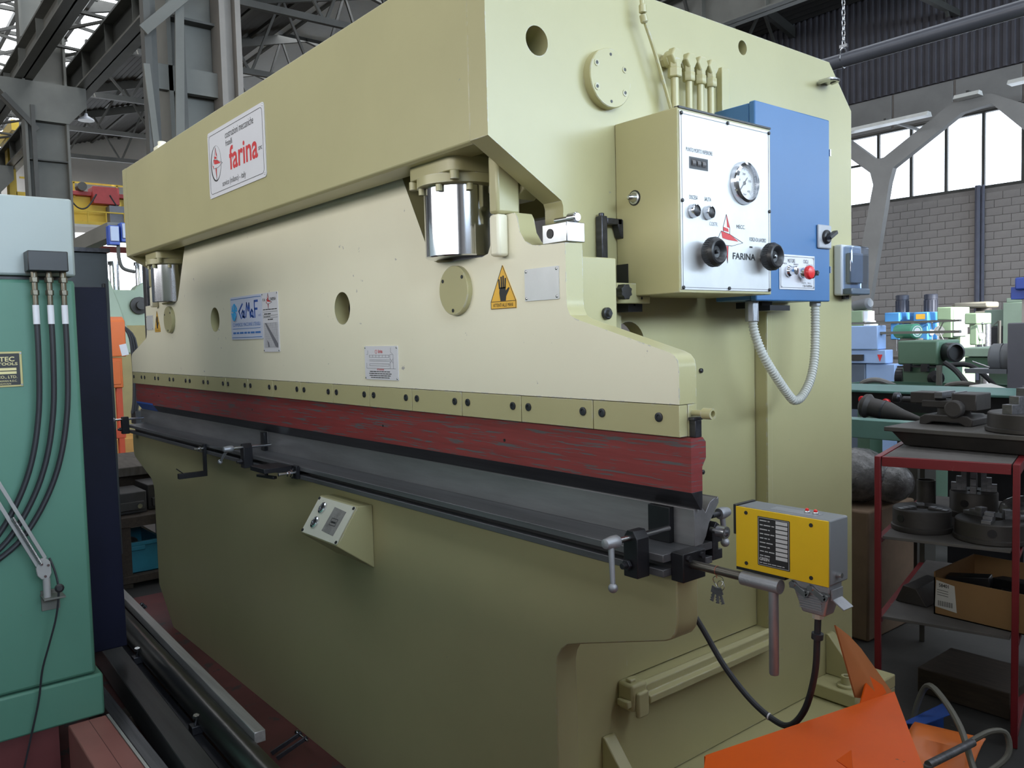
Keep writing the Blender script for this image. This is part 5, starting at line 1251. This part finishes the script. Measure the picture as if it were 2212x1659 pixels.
solo('steel_wedge', MB().prism('y', [(-1.50, .378), (-1.38, .378), (-1.42, .44), (-1.47, .445)], 3.10, 3.30), M_iron, 'dark steel wedge on the lower shelf beside the carton', 'wedge', (-1.44, 3.2, .378), None, .003)
solo('floor_timber', MB().box(-1.46, -1.13, 3.20, 3.50, .001, .10), MATS['dark_timber'], 'dark timber block on the floor under the red rack', 'timber', (-1.3, 3.35, 0), None, .004)

# ================================================================ wrapped parcel and green frames behind the press
solo('floor_carton', MB().box(-2.30, -1.84, 3.55, 4.0, 0, .60), mat('old_card', (.22, .15, .10), .8, var=.15), 'grey-brown carton standing behind the press frame', 'carton', (-2.1, 3.7, 0), None, .01)
solo('wrapped_parcel', MB().ball((-2.0, 3.74, .73), .14, 16, (1.2, 1.3, .93)).ball((-1.86, 3.8, .70), .10, 12, (1.0, 1.2, .95)), mat('bubble_wrap', (.13, .127, .13), .25, var=.5, scale=20, bump=1, bscale=90), 'bubble-wrapped parcel lying on the old carton', 'parcel', (-2.0, 3.75, .6))
M_teal = mat('teal_green_paint', (.075, .17, .15), .45, var=.08)
tb = thing('teal_frame', 'teal green machine frame with a steel cone lying on its rail', 'frame', (-2.1, 4.2, 0))
part('rail', MB().prism('x', [(4.0, .87), (4.07, .87), (4.07, .968), (4.0, .965)], -3.2, -1.75), mat('light_teal_paint', (.13, .25, .22), .45, var=.08), tb, .004)
part('shelf', MB().box(-3.2, -1.75, 4.072, 4.42, .90, .930), M_blackmetal, tb)
part('leg', MB().box(-3.1, -3.0, 4.05, 4.25, 0, .88), M_steelgrey2, tb); part('leg', MB().box(-1.95, -1.85, 4.05, 4.25, 0, .88), M_steelgrey2, tb)
cn2 = thing('steel_cone', 'dark steel tapered spindle nose lying on the teal rail', 'spindle', (-2.1, 4.15, .97))
part('body', MB().lathe((-2.20, 4.20, 1.020), (.95, .05, -.20), [(.03, -.02), (.06, 0), (.066, .02), (.05, .04), (.05, .13), (.03, .20), (.012, .30)], 20), M_iron, cn2)
part('collar', MB().lathe((-2.10, 4.205, .998), (.95, .05, -.20), [(.053, 0), (.053, .012)], 20), M_steel_dark, cn2)
lt = thing('green_lathe_bed', 'dark green machine bed with red handwheel knobs behind the rack', 'lathe bed', (-2.5, 5, 0))
part('rail', MB().prism('x', [(4.9, 1.045), (5.25, 1.06), (5.25, 1.04), (4.9, 1.028)], -3.3, -1.6), M_teal, lt, .005)
part('dark_face', MB().box(-3.3, -1.6, 4.93, 5.2, .92, 1.030), M_blackmetal, lt)
part('lower_rail', MB().box(-3.3, -1.6, 4.95, 5.2, .80, .84), mat('grey_teal', (.10, .13, .13), .5), lt)
part('stand', MB().box(-3.2, -2.9, 4.98, 5.2, 0, .92), M_blackmetal, lt); part('stand', MB().box(-2.1, -1.7, 4.98, 5.2, 0, .92), M_blackmetal, lt)
for x, z in ((-2.58, .985), (-2.43, .975), (-2.29, .86)): part('red_knob', MB().lathe((x, 4.93, z), (0, -1, 0), [(.012, 0), (.022, .01), (.024, .03), (.018, .04)], 16), MATS['red_plastic'], lt)
# green gearbox machine
M_dg = mat('bottle_green_paint', (.10, .185, .125), .45, var=.07)
gg = thing('green_gearbox', 'bottle green machine head with a round black motor on its flank', 'machine tool', (-3.0, 6.6, 0))
part('housing', MB().box(-3.13, -2.82, 6.5, 6.9, 1.13, 1.32), M_dg, gg, .015)
part('lower_box', MB().box(-3.10, -2.84, 6.52, 7.0, .95, 1.12), M_dg, gg, .01)
part('column', MB().box(-3.08, -2.86, 6.55, 6.95, 0, .95), M_dg, gg)
part('motor', MB().lathe((-2.80, 6.62, 1.225), (.8, -.5, 0), [(.055, -.05), (.075, 0), (.075, .10), (.060, .105), (.060, .07)], 24), M_black, gg)
part('hinge', MB().box(-3.06, -3.01, 6.46, 6.5, 1.08, 1.14).box(-2.93, -2.88, 6.46, 6.5, 1.08, 1.14).box(-3.12, -2.82, 6.475, 6.495, 1.112, 1.122), M_blackmetal, gg)
part('pulley_guard', MB().lathe((-3.12, 6.6, 1.02), (-1, -.2, 0), [(.09, 0), (.09, .05), (.07, .06)], 20), M_blackmetal, gg)
part('handwheel', MB().lathe((-2.84, 6.52, 1.03), (.4, -1, 0), [(.06, 0), (.06, .04), (.03, .05), (.025, .09)], 18), M_blackmetal, gg)
gt = thing('green_trough', 'long dark green sheet metal trough below the machine head', 'trough', (-2.7, 6.2, 0))
part('wall', MB().box(-3.35, -2.2, 6.15, 6.17, .84, 1.00).box(-3.35, -2.2, 6.44, 6.46, .84, 1.0).box(-3.35, -3.33, 6.15, 6.46, .84, 1.0).box(-2.22, -2.2, 6.15, 6.46, .84, 1.0).box(-3.35, -2.2, 6.15, 6.46, .83, .85), mat('deep_green_paint', (.045, .115, .08), .45, var=.1), gt)
part('leg', MB().box(-3.3, -3.2, 6.2, 6.4, 0, .83), M_dg, gt); part('leg', MB().box(-2.35, -2.25, 6.2, 6.4, 0, .83), M_dg, gt)
part('hose', MB().tube([(-3.25, 6.14, .92), (-3.22, 6.12, 1.0), (-3.12, 6.13, 1.03), (-3.05, 6.2, 1.0), (-3.0, 6.3, .95)], .02, 8, 4).tube([(-2.72, 6.3, .9), (-2.6, 6.15, 1.0), (-2.45, 6.13, 1.02), (-2.33, 6.18, .97), (-2.28, 6.25, .9)], .018, 8, 4), mat('dusty_hose', (.16, .15, .14), .6), gt)
hp = thing('hose_stand', 'grey bent pipe with two hoses beside the bottle green head', 'pipe', (-2.72, 6.3, 0))
part('pipe', MB().tube([(-2.70, 6.25, 1.04), (-2.70, 6.25, .86), (-2.70, 6.25, .86)], .022, 10, 0).cyl((-2.70, 6.25, 1.03), (-2.70, 6.25, 1.14), .020), M_steelgrey, hp)
part('hose', MB().tube([(-2.67, 6.27, 1.16), (-2.58, 6.25, 1.10), (-2.48, 6.2, 1.0), (-2.42, 6.2, .9)], .02, 8, 5).tube([(-2.66, 6.30, 1.14), (-2.52, 6.32, 1.14), (-2.40, 6.3, 1.06), (-2.30, 6.28, .95), (-2.27, 6.27, .88)], .018, 8, 5), M_rubber, hp)
# light blue machine
lbm = thing('sky_blue_machine', 'sky blue sheet-clad machine behind the press frame', 'machine tool', (-4.3, 8.2, 0))
M_sky = mat('sky_blue_paint', (.30, .44, .72), .45, var=.05)
part('upper_box', MB().box(-4.6, -4.05, 8.0, 8.18, 1.21, 1.45), M_sky, lbm, .01)
part('mid_box', MB().box(-4.6, -3.98, 8.02, 8.18, 1.07, 1.205), M_sky, lbm, .008)
part('lower_box', MB().box(-4.2, -3.90, 8.05, 8.22, 0, 1.065), M_sky, lbm, .01)
part('dark_base', MB().box(-4.7, -4.2, 8.04, 8.22, 0, 1.065), mat('slate_blue', (.09, .12, .17), .5), lbm, .01)
part('black_slot', MB().box(-4.5, -4.20, 7.995, 8.02, 1.10, 1.16), M_black, lbm)
m = MB(); m.prism('y', [(-4.06, 1.16), (-4.01, 1.16), (-4.035, 1.09)], 8.015, 8.019); part('red_triangle', m, MATS['red_plastic'], lbm)
part('top_rail', MB().box(-4.7, -3.3, 8.05, 8.10, 1.465, 1.485).box(-4.1, -3.3, 8.05, 8.10, 1.36, 1.385), M_steelgrey, lbm)
# grey upright cabinet with motor
gc = thing('slate_column', 'slate grey machine column with a round motor at its side', 'machine tool', (-2.0, 6, 0))
M_slate = mat('slate_grey_paint', (.13, .13, .155), .5, var=.05)
part('column', MB().box(-2.158, -1.7, 6.0, 6.5, 0, 1.437), M_slate, gc, .008)
part('motor', MB().lathe((-2.16, 6.12, 1.20), (-1, -.1, 0), [(.10, 0), (.10, .05), (.094, .052), (.094, .06), (.10, .062), (.10, .12), (.085, .135)], 28), mat('motor_grey', (.16, .17, .19), .45), gc)
part('carriage', MB().box(-2.42, -2.16, 6.0, 6.2, 1.10, 1.13).cyl((-2.44, 6.05, 1.12), (-2.38, 6.05, 1.12), .012), mat('motor_grey', (.16, .17, .19), .45), gc)
part('lever', MB().cyl((-2.38, 6.02, 1.18), (-2.27, 6.02, 1.14), .006), M_steel, gc)
pw = thing('pale_tilted_cover', 'pale grey tilted cover lying against the slate grey column', 'cover', (-1.95, 5.2, 0))
part('slab', MB().bar((-2.14, 5.50, 1.04), (-1.78, 5.46, .94), .25, .05), mat('dusty_white', (.50, .48, .45), .6, var=.06), pw, .01)
part('support', MB().box(-2.0, -1.8, 5.42, 5.54, 0, .94), M_steelgrey2, pw)
bc = thing('royal_blue_column', 'royal blue column machine standing taller than the slate grey one', 'machine tool', (-3.0, 9.1, 0))
M_rb = mat('royal_blue_paint', (.035, .075, .36), .45, var=.06)
part('column', MB().box(-3.06, -2.8, 9.0, 9.4, 0, 1.80), M_rb, bc, .01)
part('head', MB().box(-3.14, -2.85, 8.9, 9.4, 1.76, 1.88), M_rb, bc, .015); part('bracket', MB().box(-3.19, -3.06, 8.95, 9.2, 1.67, 1.79), M_rb, bc, .005)
part('rail', MB().box(-3.10, -3.06, 8.98, 9.02, 0, 1.74), mat('rail_buff', (.35, .30, .28), .5), bc)

# ================================================================ drilling machines in the sun by the far wall
def drill(name, label, x, y, m_head, z=1.48, wd=.40, hh=.18, motor=True, dy=.5, mm=None):
    t = thing(name, label, 'drill press', (x, y, 0), None)
    part('head', MB().box(x - wd / 2, x + wd / 2, y, y + dy, z, z + hh), m_head, t, .015)
    part('body', MB().box(x - wd * .15, x + wd * .42, y + .03, y + dy * .7, z - .26, z - .005), m_head, t, .012)
    part('column', MB().cyl((x + .05, y + dy * .75, .04), (x + .05, y + dy * .75, z), .06, n=14), M_steel_mid, t)
    part('base', MB().box(x - .2, x + .25, y - .1, y + dy + .1, 0, .06), M_iron, t, .01)
    part('table', MB().box(x - .18, x + .22, y - .08, y + .3, .92, .97).box(x + .0, x + .1, y + .2, y + .4, .9, .98), M_iron, t, .006)
    part('quill', MB().cyl((x + .04, y + .14, z - .45), (x + .04, y + .14, z - .26), .030, n=12), M_chrome, t)
    if motor:
        mt = part('motor', MB().lathe((x - wd * .12, y + dy * .75, z + hh), (0, 0, 1), [(.095, 0), (.095, .20), (.10, .205), (.10, .275), (.085, .285)], 20), mm or MATS['motor_grey'], t)
        m = MB()
        for k in range(14):
            a = 2 * math.pi * k / 14; m.obox(Vector((x - wd * .12 + .098 * math.cos(a), y + dy * .75 + .098 * math.sin(a), z + hh + .10)), (.010 * math.cos(a), .010 * math.sin(a), 0), (-.006 * math.sin(a), .006 * math.cos(a), 0), (0, 0, .18))
        part('cooling_fin', m, mm or MATS['motor_grey'], mt)
    hub = Vector((x + wd * .44, y + .12, z - .15))
    part('feed_hub', MB().lathe(hub, (1, -.3, 0), [(.05, -.02), (.05, .03), (.03, .05)], 16), M_white, t)
    for k in range(3):
        a = R(50 + 120 * k); d_ = Vector((.25 * math.cos(a) , -.75 * math.cos(a), math.sin(a)))
        part('feed_lever', MB().cyl(hub + Vector((.03, 0, 0)), hub + Vector((.03, 0, 0)) + d_ * .20, .008, n=8).ball(hub + Vector((.03, 0, 0)) + d_ * .20, .018, 8), M_steel, t)
    return t
M_azure = mat('azure_paint', (.07, .27, .62), .4, var=.03)
mm_ = mat('dark_motor', (.06, .065, .09), .4, .2)
drill('blue_drill', 'azure blue drill press with a dark ribbed motor, without a yellow label', -6.35, 13, M_azure, 1.49, .24, .17, True, .55, mm_)
t = drill('blue_drill', 'azure blue drill press with a yellow label on its head', -5.90, 13, M_azure, 1.48, .22, .17, True, .55, mm_)
m = MB(); Face((-6.0, 13, 1.52), (1, 0, 0), (0, 0, 1), .002).poly(m, rrect(.03, .17, .02, .10, .01)); part('yellow_label', m, M_warn, t)
M_sage = mat('sage_green_paint', (.27, .38, .25), .45, var=.05)
drill('green_drill', 'sage green drill press with a three-armed feed wheel', -4.375, 11, M_sage, 1.44, .15, .14, False, .45)
ml = thing('green_mill', 'sage green milling machine with a white control side', 'milling machine', (-5.0, 12, 0))
part('head', MB().prism('x', [(12, 1.51), (12.0, 1.69), (12.6, 1.69), (12.6, 1.4), (12.2, 1.4)], -5.22, -5.02), M_sage, ml, .015)
part('body', MB().box(-5.20, -5.03, 12.02, 12.5, 1.26, 1.505), M_sage, ml, .012)
part('column', MB().box(-5.2, -5.02, 12.3, 12.8, 0, 1.3), M_sage, ml, .01)
part('control_side', MB().box(-5.02, -4.99, 12.05, 12.45, 1.28, 1.66), M_white, ml, .005)
part('dial', MB().lathe((-4.99, 12.2, 1.38), (1, 0, 0), [(.05, 0), (.05, .03), (.02, .04)], 18), M_white, ml)
part('hand_wheel', MB().lathe((-5.16, 11.98, 1.36), (.2, -1, 0), [(.02, 0), (.02, .06), (.07, .06), (.07, .075), (.055, .075), (.055, .065)], 20), M_steel, ml)
for i, a in enumerate((60, 190, 300)): part('feed_lever', MB().cyl((-5.16, 11.92, 1.36), (-5.16 + .16 * math.cos(R(a)), 11.90, 1.36 + .16 * math.sin(R(a))), .009, n=8), M_steel, ml)
om = thing('old_mill', 'old beige milling machine with a long flat overarm by the block wall', 'milling machine', (-6.0, 15, 0))
M_beige = mat('dusty_beige', (.30, .285, .24), .55, var=.1)
part('overarm', MB().box(-6.25, -5.70, 15, 15.5, 1.72, 1.82), M_beige, om, .03); part('knuckle', MB().box(-6.3, -6.15, 15.05, 15.4, 1.74, 1.80), M_beige, om, .01)
part('body', MB().box(-5.9, -5.45, 15.0, 15.6, 1.38, 1.66), M_beige, om, .01); part('column', MB().box(-5.85, -5.5, 15.2, 15.8, 0, 1.40), M_dg, om)
part('turret', MB().cyl((-5.85, 15.25, 1.66), (-5.85, 15.25, 1.72), .12, n=18), M_iron, om)
gr = thing('green_radial', 'tall grey-green machine column next to the royal blue one', 'machine tool', (-4.9, 14, 0))
M_gg = mat('grey_green_paint', (.20, .27, .22), .5, var=.06)
part('column', MB().box(-5.1, -4.7, 14, 14.4, 0, 1.76), M_gg, gr, .01); part('cap', MB().box(-5.06, -4.72, 14.02, 14.38, 1.76, 1.83), M_gg, gr, .01)
part('arm', MB().box(-5.4, -5.1, 14.1, 14.3, 1.40, 1.66), M_gg, gr, .01); part('dark_gear', MB().box(-5.5, -5.1, 14.05, 14.35, .9, 1.40), M_blackmetal, gr, .02)
la = thing('spring_lamp', 'thin grey jointed lamp arm in front of the dark machine column', 'lamp', (-4.6, 12.0, 0))
part('arm', MB().bar((-4.62, 12, 1.36), (-4.50, 12, 1.40), .012, .012).bar((-4.50, 12, 1.40), (-4.42, 12, 1.48), .012, .012).bar((-4.62, 12, 1.36), (-4.62, 12, 1.22), .012, .012), M_steelgrey, la)
part('post', MB().cyl((-4.41, 12, 0), (-4.41, 12, 1.48), .02), M_steelgrey2, la)
lg = thing('green_table_machine', 'long flat pale green machine table in front of the drill presses', 'machine table', (-3.1, 8.4, 0))
part('table', MB().box(-3.3, -2.75, 8.0, 8.9, 1.14, 1.22), mat('pale_sage', (.26, .36, .28), .5), lg, .008); part('saddle', MB().box(-3.25, -2.75, 8.05, 8.85, 1.04, 1.135), mat('deep_sage', (.06, .15, .09), .5), lg, .006); part('stand', MB().box(-3.1, -2.85, 8.2, 8.7, 0, 1.04), M_dg, lg)
tm = thing('green_motor_unit', 'small green motor with a round ventilated end beside the drill presses', 'motor', (-5.3, 10.4, 0))
part('motor', MB().lathe((-4.90, 10.5, 1.37), (1, -.5, 0), [(.09, -.2), (.095, 0), (.095, .12), (.08, .14)], 22), mat('emerald_paint', (.07, .30, .20), .4), tm); part('stand', MB().box(-5.0, -4.8, 10.45, 10.65, 0, 1.28), M_steelgrey, tm)
part('grille', MB().lathe((-4.78, 10.44, 1.37), (1, -.5, 0), [(.07, 0), (.07, .006), (.06, .006), (.06, .002), (.045, .002), (.045, .006), (.035, .006)], 20), M_white, tm)
cg = thing('cream_grinder', 'sage machine head with a cream side and a small motor above the sky blue machine', 'machine tool', (-5.9, 10.5, 0))
part('head', MB().box(-5.95, -5.52, 10.5, 10.78, 1.50, 1.66), M_sage, cg, .01); part('side', MB().box(-5.519, -5.50, 10.51, 10.78, 1.51, 1.65), M_white, cg); part('motor', MB().lathe((-5.62, 10.65, 1.735), (.9, -.3, .1), [(.07, -.1), (.075, 0), (.075, .14), (.05, .17)], 16), MATS['motor_grey'], cg)
part('wing', MB().prism('x', [(10.45, 1.35), (10.9, 1.35), (10.75, 1.52), (10.52, 1.52)], -5.50, -5.47), M_white, cg); part('column', MB().box(-5.9, -5.51, 10.52, 10.9, 0, 1.499), M_sage, cg)
